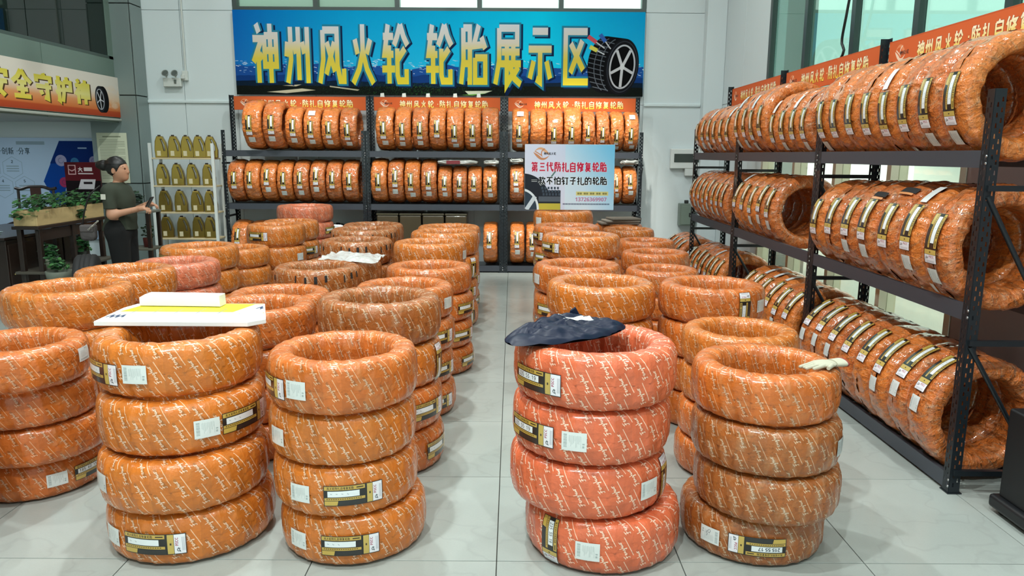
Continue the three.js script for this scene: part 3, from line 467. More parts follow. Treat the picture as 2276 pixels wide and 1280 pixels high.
// where a tyre of radius R settles between the two beams of a level
const seat = (R, lv) => LEVELS[lv] + 0.082 + Math.sqrt(R * R - ((DEPTH - 0.044) / 2) ** 2) - R + 0.004;
const W3 = ['first', 'second', 'third', 'fourth', 'fifth', 'sixth', 'seventh', 'eighth', 'ninth'], TIER = ['bottom', 'middle', 'top'];
const RK = rng(4711);
const px2x = (px, z) => ((px - 1138) / 1644) * (-z * 0.984 + 0.06);
function backRow(bay, lv, list, up, group, extra = []) {   // list: [left px, right px, radius]
  const z0 = BZ + 0.07, kk = (-z0 * 0.984 + [0.24, 0.08, -0.05][lv]) / 1644, E = list.flatMap(([a, b]) => { const c = ((a + b) / 2 - 1138) * kk, h = Math.min(0.285, (b - a) * kk * 0.985) / 2; return [c - h, c + h]; }), e0 = Math.min(...E), e1 = Math.max(...E), n0 = Math.max(e0, BX[bay] + 0.068), n1 = Math.min(e1, BX[bay + 1] - 0.068), fit = (n1 - n0) / (e1 - e0);
  list.forEach(([a, b, R], i) => {
    const z = BZ - DEPTH / 2, zf = BZ + 0.07, k = (-zf * 0.984 + [0.24, 0.08, -0.05][lv]) / 1644, x = ((a + b) / 2 - 1138) * k * 1.0, w = Math.min(0.285, (b - a) * k * 0.985), f = (RK() - 0.5) * 0.25 - up, s = [];
    const sh = [3 + Math.floor(RK() * 5), Math.PI * 0 + f, (RK() - 0.5) * 0.02 - 0.012, 0, 0.27, 0.075]; if (!(extra[i] === 'bare')) s.push(sh); if (RK() > 0.3 && extra[i] !== 'bare') s.push([8 + Math.floor(RK() * 3), f + 0.27 / TR * 0.5 + 0.2, (RK() - 0.5) * 0.02, 1, 0.08, 0.075]); if (extra[i] === 'white') s.push([13, -0.75, 0, 0, 0.1, 0.09]);
    tyre(`wrapped tyre, ${W3[i]} from left, back rack's ${TIER[lv]} shelf, ${['left', 'middle', 'right'][bay]} bay`, [n0 + (x - e0) * fit, LEVELS[lv] + 0.088, R > 0.35 ? z + 0.08 : z], R, w * Math.min(1, fit), RK() > 0.7 ? 'rackDeep' : 'rack', { stand: 'x', res: 'rack', stickers: s, group: 'tyres standing on the back rack' });
  });
}
backRow(0, 2, [[540, 585, 0.365], [585, 630, 0.355], [629, 670, 0.322], [670, 710, 0.318], [710, 750, 0.316], [751, 791, 0.316]], -0.08, 0, [0, 0, 0, 'white']);
backRow(1, 2, [[831, 873, 0.325], [874, 912, 0.325], [913, 951, 0.325], [951, 990, 0.325], [990, 1030, 0.325], [1030, 1069, 0.325], [1069, 1109, 0.325]], -0.12);
backRow(2, 2, [[1135, 1174, 0.322], [1176, 1213, 0.318], [1213, 1251, 0.312], [1251, 1292, 0.33], [1293, 1323, 0.3], [1324, 1355, 0.3], [1356, 1387, 0.3], [1388, 1421, 0.3]], -0.2, 0, ['white', 'bare', 0, 0, 0, 0, 0, 'white']);
backRow(0, 1, [[497, 535, 0.325], [535, 572, 0.325], [572, 609, 0.32], [609, 646, 0.325], [646, 683, 0.325], [683, 720, 0.325], [720, 757, 0.325], [757, 795, 0.325]], 0.12);
backRow(1, 1, [[813, 852, 0.34], [852, 890, 0.335], [890, 928, 0.335], [928, 966, 0.335], [966, 1000, 0.285], [1000, 1035, 0.285], [1035, 1069, 0.285], [1070, 1104, 0.285]], 0.05);
backRow(2, 1, [[1131, 1165, 0.3], [1166, 1200, 0.3], [1200, 1234, 0.3], [1234, 1268, 0.3], [1268, 1302, 0.3], [1302, 1333, 0.29], [1333, 1365, 0.29], [1365, 1389, 0.29], [1390, 1423, 0.29]], 0.2);
backRow(0, 0, [[503, 545, 0.33], [547, 590, 0.325]], 0.3);
backRow(1, 0, [[1072, 1106, 0.325]], 0.25);
backRow(2, 0, [[1132, 1166, 0.325], [1168, 1201, 0.325]], 0.15);
// right rack: tyres listed from the near end
function rightRow(bay, lv, zs, n, R, w, face, mats, hi) {
  const nm = ['near', 'middle', 'far'][bay];
  for (let i = 0; i < n; i++) {
    const r = Array.isArray(R) ? R[i] : R, z = zs - w * (i + 0.5), f = -Math.PI / 2 - face + (RK() - 0.5) * 0.16, s = [[3 + Math.floor(RK() * 5), f, (RK() - 0.5) * 0.02, 0, 0.28, 0.1]];
    if (RK() > 0.25) s.push([8 + Math.floor(RK() * 3), f + 0.62, (RK() - 0.5) * 0.02, 1, 0.09, 0.078]); if (RK() > 0.75) s.push([13, f - 0.66, 0, 0, 0.14, 0.06]);
    tyre(`wrapped tyre, ${W3[i]} from the near end, right rack's ${TIER[lv]} shelf, ${nm} bay`, [RX + DEPTH / 2, seat(r, lv), z], r, w * 0.985, mats ? mats[i % mats.length] : RK() > 0.6 ? 'rackDeep' : 'rack', { stand: 'z', res: hi ? 'rackHi' : 'rack', stickers: s, group: 'tyres standing on the right rack' });
  }
}
rightRow(0, 2, -3.74, 8, [0.335, 0.335, 0.332, 0.332, 0.33, 0.33, 0.33, 0.33], 0.233, -0.12, null, true);
rightRow(1, 2, -5.76, 8, [0.3, 0.3, 0.302, 0.302, 0.345, 0.345, 0.34, 0.34], 0.229, -0.05);
rightRow(2, 2, -7.8, 6, 0.305, 0.255, 0.05);
rightRow(0, 1, -3.74, 7, [0.337, 0.335, 0.337, 0.335, 0.33, 0.325, 0.325], 0.262, 0.2, null, true);
{ // two torn tyres on the middle shelf show their tread; a white tag hangs from one
  const mid = scene.children.filter((o) => /middle shelf, near bay/.test(o.userData.label || ''));
  for (const [i, ang, la, lh] of [[2, -2.52, 0.045, 0.15], [3, -2.36, 0.04, 0.13]]) { const b = mid[i].children[0], p = part('exposed_tread', patch(12, la, lh, 0, 0.01, 0.0016), rubber, mid[i], b.position.toArray(), null, b.scale.toArray()); p.quaternion.copy(QZ).multiply(new THREE.Quaternion().setFromAxisAngle(new THREE.Vector3(0, 1, 0), ang)); p.userData.label = 'dark tread showing through a tear'; const f = part('torn_edge', patch(13, 0.016, lh * 0.9, 0, 0.01, 0.004), std('#e39a62', 0.4, { clearcoat: 0.5 }), mid[i], b.position.toArray(), null, b.scale.toArray()); f.quaternion.copy(QZ).multiply(new THREE.Quaternion().setFromAxisAngle(new THREE.Vector3(0, 1, 0), ang + 0.1)); }
  const w = part('torn_flap', patch(13, 0.06, 0.07, 0, -0.06, 0.012), stickerMat, mid[0], mid[0].children[0].position.toArray(), null, mid[0].children[0].scale.toArray()); w.quaternion.copy(QZ).multiply(new THREE.Quaternion().setFromAxisAngle(new THREE.Vector3(0, 1, 0), -0.85)); w.userData.label = 'white torn corner';
}
rightRow(1, 1, -6.35, 5, 0.325, 0.24, 0.3);
rightRow(2, 1, -7.8, 8, 0.32, 0.2, 0.3);
rightRow(0, 0, -3.76, 8, 0.335, 0.228, 0.75, null, true);
rightRow(1, 0, -5.76, 6, 0.34, 0.235, 0.6);
rightRow(2, 0, -7.85, 7, [0.34, 0.34, 0.33, 0.33, 0.33, 0.325, 0.325], 0.22, 0.5);
for (let i = 0; i < 4; i++) tyre(`wrapped tyre, ${W3[i]} from the near end on the floor beyond the right rack`, [2.5, 0.001, -9.86 - 0.24 * i], 0.34, 0.235, 'rackDeep', { stand: 'z', res: 'rack', stickers: [[4 + i, -Math.PI / 2 - 0.7, 0, 0, 0.26, 0.08]], group: 'tyres standing beyond the right rack' });

// ---------- signs and prints ----------
function signBox(name, label, cat, w, h, d, texture, pos, turn, edge, group, tilt = 0) {
  const t = thing(name, label, cat, pos, turn, group); t.rotation.order = 'YXZ'; t.rotation.x = tilt;
  part('panel', tr(rbox(w, h, d, Math.min(0.006, d / 3), 1), 0, h / 2, 0), edge, t);
  const g = new THREE.PlaneGeometry(w - 0.004, h - 0.004, 1, 1).translate(0, h / 2, d / 2 + 0.0012); part('print', g, new THREE.MeshPhysicalMaterial({ map: texture, roughness: 0.55, specularIntensity: 0.12 }), t);
  return t;
}
// a wheel with a tyre, seen at an angle, as printed on the signs
function printedWheel(g, x, y, rx, ry, lean, tread) {
  g.save(); g.translate(x, y); g.rotate(lean);
  g.fillStyle = '#0b0c10'; g.beginPath(); g.ellipse(-tread, 0, rx, ry, 0, 0, 7); g.fill(); g.fillRect(-tread, -ry, tread, ry * 2);
  g.strokeStyle = '#5d646e'; g.lineWidth = ry * 0.03; for (let k = -5; k <= 5; k++) { const yy = (k / 6) * ry; g.beginPath(); g.moveTo(-tread - rx * Math.sqrt(1 - (yy / ry) ** 2) + 3, yy); g.lineTo(-rx * Math.sqrt(1 - (yy / ry) ** 2) - tread * 0.1, yy + ry * 0.06); g.stroke(); }
  for (const f of [0.3, 0.65]) { g.beginPath(); g.ellipse(-tread * f, 0, rx * 0.99, ry * 0.97, 0, 1.9, 4.4); g.stroke(); }
  g.fillStyle = '#15161b'; g.beginPath(); g.ellipse(0, 0, rx, ry, 0, 0, 7); g.fill(); g.strokeStyle = '#3b3f49'; g.lineWidth = ry * 0.025; g.beginPath(); g.ellipse(0, 0, rx * 0.9, ry * 0.9, 0, 0, 7); g.stroke();
  g.fillStyle = '#08080a'; g.beginPath(); g.ellipse(0, 0, rx * 0.74, ry * 0.76, 0, 0, 7); g.fill(); g.strokeStyle = '#b9bcc4'; g.lineWidth = ry * 0.06; g.stroke();
  g.strokeStyle = '#c6c8ce'; g.lineWidth = rx * 0.17; for (let k = 0; k < 5; k++) { const a = k * 1.2566 + 1.5; g.beginPath(); g.moveTo(0, 0); g.lineTo(Math.cos(a) * rx * 0.7, Math.sin(a) * ry * 0.72); g.stroke(); }
  g.fillStyle = '#dadce0'; g.beginPath(); g.ellipse(0, 0, rx * 0.14, ry * 0.12, 0, 0, 7); g.fill(); g.restore();
}
{ // the big blue sign
  const [c, g] = canvas(2048, 410), n = noiser(91), W = 2048, H = 410, r = rng(92);
  const sky = g.createLinearGradient(0, 0, 0, H * 0.68); sky.addColorStop(0, '#03b2e4'); sky.addColorStop(1, '#36cdf6'); g.fillStyle = sky; g.fillRect(0, 0, W, H);
  const tint = g.createLinearGradient(0, 0, W, 0); tint.addColorStop(0, 'rgba(10,60,160,.65)'); tint.addColorStop(0.3, 'rgba(0,110,180,.3)'); tint.addColorStop(0.75, 'rgba(0,222,255,.55)'); tint.addColorStop(1, 'rgba(10,120,190,.35)'); g.fillStyle = tint; g.fillRect(0, 0, W, H);
  const ridge = (y0, amp, f, fill) => { g.fillStyle = fill; g.beginPath(); g.moveTo(0, H); for (let x = 0; x <= W; x += 6) g.lineTo(x, y0 - amp * (fbm(n, x / W, f, 12, 5) - 0.3)); g.lineTo(W, H); g.fill(); };
  ridge(285, 70, 0.2, '#1d4f9a'); for (let k = 0; k < 420; k++) { const x = r() * W, y = 240 + 60 * r() + 10 * Math.sin(x / 60); g.strokeStyle = r() > 0.5 ? '#dfe9f4' : '#8fb4dc'; g.lineWidth = 1.5 + 2 * r(); g.beginPath(); g.moveTo(x, y); g.lineTo(x + 6 + 12 * r(), y + 8 * r() - 2); g.stroke(); }
  ridge(318, 30, 0.5, '#123a7a'); ridge(350, 30, 0.7, '#0d1f33'); ridge(372, 22, 0.9, '#101512');
  for (let k = 0; k < 3400; k++) { const x = r() * W, y = 352 + 58 * r(), q = Math.max(0, 1 - Math.abs(x - 900) / 650); g.strokeStyle = `rgba(${30 + 30 * r()},${70 + 70 * r() * q},${40 + 20 * r()},${0.15 + 0.5 * q})`; g.lineWidth = 2; g.beginPath(); g.moveTo(x, y); g.lineTo(x + 2 * r(), y - 6 * r()); g.stroke(); }
  g.fillStyle = '#b9b39a'; g.beginPath(); g.moveTo(150, 398); g.lineTo(330, 380); g.lineTo(400, 388); g.lineTo(250, 404); g.fill(); g.beginPath(); g.moveTo(230, 366); g.lineTo(330, 360); g.lineTo(300, 370); g.fill(); g.beginPath(); g.moveTo(470, 366); g.lineTo(620, 384); g.lineTo(610, 390); g.lineTo(470, 372); g.fill(); g.fillStyle = '#d9dcc2'; g.beginPath(); g.moveTo(1150, 388); g.lineTo(1290, 386); g.lineTo(1250, 400); g.lineTo(1170, 406); g.fill(); g.fillStyle = '#6fae4e'; g.beginPath(); g.moveTo(1130, 408); g.lineTo(1270, 398); g.lineTo(1190, 410); g.fill();
  const chars = [['神', 80], ['州', 249], ['风', 410], ['火', 570], ['轮', 730], ['轮', 950], ['胎', 1125], ['展', 1297], ['示', 1457], ['区', 1635]], y0 = 66, h = 288;
  
  const fillK = (k) => { const f = g.createLinearGradient(0, 0, 0, h / k); f.addColorStop(0, '#d3d6dd'); f.addColorStop(0.3, '#d8cfc0'); f.addColorStop(0.58, '#dcc84e'); f.addColorStop(1, '#e4d23c'); return f; };
  for (const [ch, x] of chars) brush(g, ch, x + 18, y0 + 7, 128, h, 1.5, '#0d2348', 36);
  for (const [ch, x] of chars) brush(g, ch, x + 7, y0, 128, h, 1.35, '#2a7f9c', 40);
  for (const [ch, x] of chars) brush(g, ch, x + 7, y0, 128, h, 1.6, fillK(1.6), 22);
  printedWheel(g, 1940, 265, 82, 138, 0.12, 92);
  for (const [x0, y0b, x1, y1, col] of [[1766, 118, 1850, 175, '#c8505c'], [1776, 168, 1850, 205, '#d6cf5a'], [1826, 108, 1880, 178, '#3561b0']]) { g.strokeStyle = '#c9ccd2'; g.lineWidth = 6; g.beginPath(); g.moveTo(x0, y0b); g.lineTo(x1, y1); g.stroke(); g.strokeStyle = col; g.lineWidth = 20; g.beginPath(); g.moveTo(x0, y0b); g.lineTo(x0 + (x1 - x0) * 0.5, y0b + (y1 - y0b) * 0.5); g.stroke(); }
  signBox('wall_sign', 'big blue landscape sign with tall yellow characters high on the back wall', 'sign', 6.14, 1.22, 0.05, tex(c, true, false), [-1.11, 2.62, -11.55], 0, std('#2a3d52', 0.5));
}
const bannerTex = (() => { // orange shelf banners
  const [c, g] = canvas(2048, 212); g.fillStyle = '#cf6438'; g.fillRect(0, 0, 2048, 212); g.fillStyle = '#c05a34'; g.fillRect(0, 0, 2048, 10);
  emblem(g, 175, 96, 62, '#e9cdb6', '#e08a5e'); g.fillStyle = '#3a2a2a'; cn(g, '神州风火轮', 168, 84, 24, 30, 2, (q) => stroke(q, '#3a2a2a', 4));
  const f = g.createLinearGradient(0, 50, 0, 165); f.addColorStop(0, '#f3ead6'); f.addColorStop(0.55, '#efdc9a'); f.addColorStop(1, '#ecc83c');
  cn(g, '神州风火轮·防扎自修复轮胎', 415, 54, 92, 112, 23, (q) => stroke(q, '#7d2f1c', 22)); cn(g, '神州风火轮·防扎自修复轮胎', 415, 52, 92, 112, 23, (q) => stroke(q, f, 15));
  return tex(c, true, false);
})();
{
  const edge = std('#a8452a', 0.5), nm = ['left', 'middle', 'right'], nr = ['near', 'middle', 'far'];
  for (let i = 0; i < 3; i++) { const x0 = BX[i] + 0.06, x1 = BX[i + 1] - 0.06; signBox('shelf_banner', `orange banner with yellow characters above the ${nm[i]} bay of the back rack`, 'banner', x1 - x0, 0.2, 0.012, bannerTex, [(x0 + x1) / 2, 2.385, BZ - DEPTH + 0.012], 0, edge, 'orange rack banners'); }
  for (let i = 0; i < 3; i++) { const z0 = RZ[i] - 0.06, z1 = RZ[i + 1] + 0.06; signBox('shelf_banner', `orange banner with yellow characters above the ${nr[i]} bay of the right rack`, 'banner', z0 - z1, 0.21, 0.012, bannerTex, [RX + DEPTH - 0.012, 2.36, (z0 + z1) / 2], -Math.PI / 2, edge, 'orange rack banners'); }
}
{ // banner along the left upper floor
  const [c, g] = canvas(2048, 340), W = 2048, r = rng(93); g.fillStyle = '#ded7cc'; g.fillRect(0, 0, W, 340);
  const s = g.createLinearGradient(0, 130, 0, 340); s.addColorStop(0, 'rgba(222,200,180,0)'); s.addColorStop(0.45, '#dd9a66'); s.addColorStop(0.75, '#cf7440'); s.addColorStop(0.8, '#b5502c'); s.addColorStop(1, '#a8432a'); g.fillStyle = s; g.fillRect(0, 130, W, 210);
  for (let k = 0; k < 60; k++) { g.fillStyle = `rgba(230,205,180,${0.1 + 0.15 * r()})`; g.beginPath(); g.ellipse(1860 + 160 * r(), 90 + 170 * r(), 14 + 26 * r(), 10 + 20 * r(), 0, 0, 7); g.fill(); }
  printedWheel(g, 1800, 205, 52, 108, -0.05, -40);
  const t = '安全守护神', x0 = 870, st = 170, f = g.createLinearGradient(0, 60, 0, 300); f.addColorStop(0, '#d9c93c'); f.addColorStop(0.5, '#e0d88a'); f.addColorStop(1, '#e2c832');
  cn(g, t, x0 + 8, 78, 140, 190, 30, (q) => stroke(q, '#4a3620', 36)); cn(g, t, x0, 72, 140, 190, 30, (q) => stroke(q, f, 32));
  signBox('long_banner', 'long white and orange banner with yellow characters below the dark upper glass', 'banner', 5.0, 0.575, 0.02, tex(c, true, false), [-5.835, 2.25, -8.84], Math.PI / 2, std('#b9b3a8', 0.6));
}
{ // display board on the tyre stack
  const [c, g] = canvas(1024, 742), W = 1024, H = 742; const b = g.createLinearGradient(0, H, W, 0); b.addColorStop(0, '#e6eef6'); b.addColorStop(0.55, '#c9dff0'); b.addColorStop(1, '#6fbfe8'); g.fillStyle = b; g.fillRect(0, 0, W, H); g.fillStyle = 'rgba(214,206,232,.5)'; g.fillRect(0, 0, W * 0.45, H);
  emblem(g, 190, 105, 74, '#c98a66', '#d9a884'); cn(g, '神州风火轮', 215, 88, 24, 30, 4, (q) => stroke(q, '#2a2e38', 4));
  g.save(); g.beginPath(); g.rect(0, 330, 420, 412); g.clip(); g.fillStyle = '#2c3038'; g.beginPath(); g.ellipse(-20, 700, 330, 370, 0, 0, 7); g.fill(); g.fillRect(150, 520, 262, 222);
  g.fillStyle = '#45505e'; for (let k = 0; k < 6; k++) for (let j = 0; j < 3; j++) g.fillRect(190 + k * 36 + j * 8, 480 + j * 36, 22, 28); g.fillStyle = '#59616c'; g.fillRect(160, 590, 250, 60); g.fillStyle = '#c3b64a'; g.fillRect(160, 670, 250, 72);
  g.fillStyle = '#dfe6ec'; g.beginPath(); g.ellipse(-40, 740, 205, 240, 0, 0, 7); g.fill(); g.fillStyle = '#3a4652'; g.beginPath(); g.ellipse(-40, 740, 180, 214, 0, 0, 7); g.fill(); g.strokeStyle = '#cfd8e0'; g.lineWidth = 46; g.beginPath(); g.moveTo(20, 742); g.lineTo(120, 590); g.stroke(); g.restore();
  g.strokeStyle = '#5a7a74'; g.lineWidth = 16; g.beginPath(); g.moveTo(352, 300); g.lineTo(300, 370); g.stroke();
  cn(g, '第三代防扎自修复轮胎', 76, 200, 72, 104, 15, (q) => stroke(q, '#e8c6d2', 20)); cn(g, '第三代防扎自修复轮胎', 76, 200, 72, 104, 15, (q) => stroke(q, '#c02a48', 13));
  cn(g, '一款不怕钉子扎的轮胎', 72, 366, 74, 88, 14, (q) => stroke(q, '#eef2f6', 20)); cn(g, '一款不怕钉子扎的轮胎', 72, 366, 74, 88, 14, (q) => stroke(q, '#15181e', 12));
  g.fillStyle = '#d6cf8a'; g.fillRect(590, 532, 370, 46); g.fillStyle = '#8a8450'; for (let k = 0; k < 5; k++) { g.fillRect(606 + k * 72, 544, 24, 22); g.fillRect(634 + k * 72, 544, 22, 22); }
  g.fillStyle = '#b56a94'; g.font = 'bold 60px sans-serif'; g.fillText('13726369907', 580, 644); g.fillStyle = '#46506a'; for (let k = 0; k < 30; k++) g.fillRect(440 + k * 18, 668, 12, 16);
  const t = signBox('display_board', 'light blue board with red and black characters standing on a tyre stack', 'sign', 1.01, 0.73, 0.03, tex(c, true, false), [0.64, 1.134, -8.42], 0, std('#d9dfe4', 0.5), undefined, -0.03);
  part('prop_leg', rod([0, 0.4, -0.02], [0, 0.008, -0.24], 0.012, 8), std('#8a8f94', 0.5), t);
}
{ // back wall of the left area: white board with a blue hexagon, notice, red sign
  const [c, g] = canvas(1024, 680); g.fillStyle = '#b8cce4'; g.fillRect(0, 0, 1024, 680); g.translate(160, 0); g.fillStyle = '#12479c'; g.fillRect(860, 20, 20, 540);
  cn(g, '共赢·创新·分享', 20, 66, 36, 44, 6, (q) => stroke(q, '#3f4e5a', 4)); g.fillStyle = '#93a6b4'; g.fillRect(230, 24, 190, 22);
  g.strokeStyle = '#93a9ba'; g.lineWidth = 3; const hx = (x, y, s, f) => { g.beginPath(); for (let k = 0; k < 6; k++) { const a = k * Math.PI / 3 + (f ? 0 : Math.PI / 6); k ? g.lineTo(x + s * Math.cos(a), y + s * Math.sin(a)) : g.moveTo(x + s * Math.cos(a), y + s * Math.sin(a)); } g.closePath(); };
  [[40, 200, '1'], [190, 200, '2'], [-30, 330, '3'], [115, 330, '4'], [262, 330, '5']].forEach(([x, y, t]) => { hx(x, y, 74); g.stroke(); g.fillStyle = '#3f4e5a'; g.font = 'bold 26px sans-serif'; g.fillText(t, x - 8, y - 32); g.fillStyle = '#93a6b4'; for (let k = 0; k < 3; k++) g.fillRect(x - 42, y - 14 + k * 16, 84, 7); });
  g.fillStyle = '#12479c'; g.beginPath(); g.moveTo(520, 20); g.lineTo(1024, 20); g.lineTo(1024, 560); g.lineTo(520, 560); g.lineTo(390, 290); g.fill();
  g.fillStyle = '#0c2f74'; g.beginPath(); g.moveTo(520, 20); g.lineTo(1024, 20); g.lineTo(1024, 170); g.lineTo(445, 170); g.fill();
  for (const [x, y, s, col] of [[520, 150, 38, '#a9a3c4'], [612, 158, 28, '#3d7aa8'], [645, 198, 22, '#b7c3d4'], [572, 240, 22, '#b7c3d4'], [740, 150, 30, '#9d96bc'], [690, 320, 50, '#c3cdd4'], [560, 350, 28, '#a9bcd0'], [530, 295, 34, '#b03a66'], [540, 392, 18, '#9db4cc'], [840, 160, 22, '#b7c3d4'], [820, 250, 30, '#8fa6c0'], [900, 330, 36, '#6f8fb4']]) { g.fillStyle = col; g.beginPath(); g.arc(x, y, s, 0, 7); g.fill(); g.strokeStyle = 'rgba(40,60,90,.5)'; g.lineWidth = 3; g.beginPath(); g.arc(x, y, s * 0.45, 0, 5); g.stroke(); }
  g.fillStyle = '#9fb4d4'; g.fillRect(640, 62, 60, 10);
  signBox('company_board', 'white wall board with a large blue hexagon behind the planter', 'sign', 2.35, 1.56, 0.02, tex(c, true, false), [-7.35, 0.4, -11.57], 0, std('#c6d0d6', 0.5));
  const [n, q] = canvas(256, 420); q.fillStyle = '#d3d6bd'; q.fillRect(0, 0, 256, 420); q.fillStyle = '#8d937c'; q.fillRect(50, 26, 156, 10); for (let k = 0; k < 26; k++) q.fillRect(20, 56 + k * 13, 216 - 60 * ((k * 7) % 5 === 0), 4);
  signBox('paper_notice', 'cream paper notice with printed lines on the dark pillar', 'notice', 0.45, 0.74, 0.004, tex(n, true, false), [-5.98, 1.29, -11.235], 0, std('#d3d6bd', 0.7));
  const [d, e] = canvas(256, 300); e.fillStyle = '#561a20'; e.fillRect(0, 0, 256, 300); e.fillStyle = '#1a1216'; e.fillRect(0, 130, 256, 170); e.strokeStyle = '#c9a0a0'; e.lineWidth = 7; e.strokeRect(28, 22, 50, 62); e.beginPath(); e.moveTo(28, 48); e.lineTo(52, 62); e.lineTo(78, 48); e.stroke(); cn(e, '大', 96, 34, 34, 34, 4, (k) => stroke(k, '#d4c8c8', 6)); e.fillStyle = '#d4c8c8'; e.fillRect(140, 36, 60, 26); e.fillRect(96, 76, 110, 8); e.fillStyle = '#c9c2c6'; e.beginPath(); e.moveTo(112, 120); e.lineTo(220, 120); e.lineTo(204, 190); e.lineTo(86, 190); e.fill(); e.fillStyle = '#241a1e'; e.fillRect(130, 138, 64, 16);
  signBox('red_sign', 'dark red standing sign behind the woman', 'sign', 0.52, 0.62, 0.03, tex(d, true, false), [-6.32, 0.98, -11.0], 0, std('#3a1216', 0.5)).children[0].parent.add(...[-0.2, 0.2].map((x) => { const m = new THREE.Mesh(rod([x, -0.975, -0.02], [x, 0.3, -0.02], 0.012, 8), std('#23201f', 0.5)); m.name = 'leg'; return m; }));
}

// ---------- things on the tyre stacks ----------
function extr(pts, depth, bevel = 0.002, seg = 1) { const s = new THREE.Shape(pts.map((p) => new THREE.Vector2(...p))); return new THREE.ExtrudeGeometry(s, { depth, bevelEnabled: bevel > 0, bevelSize: bevel, bevelThickness: bevel, bevelSegments: seg }); }
const foam = std('#eaedee', 0.75);
{ // printed foam board on the front left stack
  const t = thing('foam_board', 'white foam board printed with yellow lying across the front left stack', 'board', [-1.57, 0.966, -3.5], 0);
  const pts = [[-0.34, -0.2], [0.36, -0.2], [0.42, -0.13], [0.3, 0.22], [-0.34, 0.2], [-0.36, 0.1]];
  part('foam_core', extr(pts, 0.018, 0.002).rotateX(-Math.PI / 2).translate(0, 0.002, 0), foam, t);
  const [c, g] = canvas(1024, 640); g.fillStyle = '#e6e9e4'; g.fillRect(0, 0, 1024, 640); g.fillStyle = '#dfd22e'; g.beginPath(); g.moveTo(120, 40); g.lineTo(860, 40); g.lineTo(800, 300); g.lineTo(60, 300); g.fill(); g.fillStyle = '#d8c92a'; g.fillRect(930, 120, 60, 200);
  g.strokeStyle = '#4a5a80'; g.lineWidth = 5; g.beginPath(); g.moveTo(60, 310); g.lineTo(820, 310); g.stroke(); for (let k = 0; k < 6; k++) { g.beginPath(); g.moveTo(150 + k * 130, 190); g.lineTo(150 + k * 130, 350); g.stroke(); } g.beginPath(); g.moveTo(180, 372); g.lineTo(810, 372); g.stroke();
  g.fillStyle = '#eceff0'; g.beginPath(); g.moveTo(800, 60); g.lineTo(960, 60); g.lineTo(900, 330); g.lineTo(740, 330); g.fill(); g.strokeStyle = '#33415f'; g.lineWidth = 15; for (const [x, y] of [[60, 400], [850, 130]]) { g.beginPath(); g.moveTo(x, y + 60); for (let k = 1; k < 7; k++) g.lineTo(x + k * 16, y + (k % 2 ? 0 : 60)); g.stroke(); }
  g.strokeStyle = '#7d8ba6'; g.lineWidth = 2; for (let k = 0; k < 4; k++) { g.beginPath(); g.moveTo(200, 420 + k * 22); g.lineTo(780, 420 + k * 22); g.stroke(); }
  const top = new THREE.ShapeGeometry(new THREE.Shape(pts.map(([x, y]) => new THREE.Vector2(x * 0.985, y * 0.985)))); const p = top.attributes.position, u = top.attributes.uv; for (let i = 0; i < p.count; i++) u.setXY(i, (p.getX(i) + 0.38) / 0.82, (p.getY(i) + 0.26) / 0.5);
  part('print', top.rotateX(-Math.PI / 2).translate(0, 0.0232, 0), new THREE.MeshPhysicalMaterial({ map: tex(c, true, false), roughness: 0.55 }), t);
  const b = thing('foam_block', 'long white foam block resting on the printed foam board', 'foam', [-1.66, 0.991, -3.66], -0.03);
  part('block', extr([[-0.2, 0], [0.2, 0], [0.198, 0.06], [-0.175, 0.062], [-0.2, 0.045]], 0.07, 0.004, 2).scale(1.0, 0.82, 1).translate(0, 0.0045, -0.035), std('#f3f5fa', 0.6), b);
}
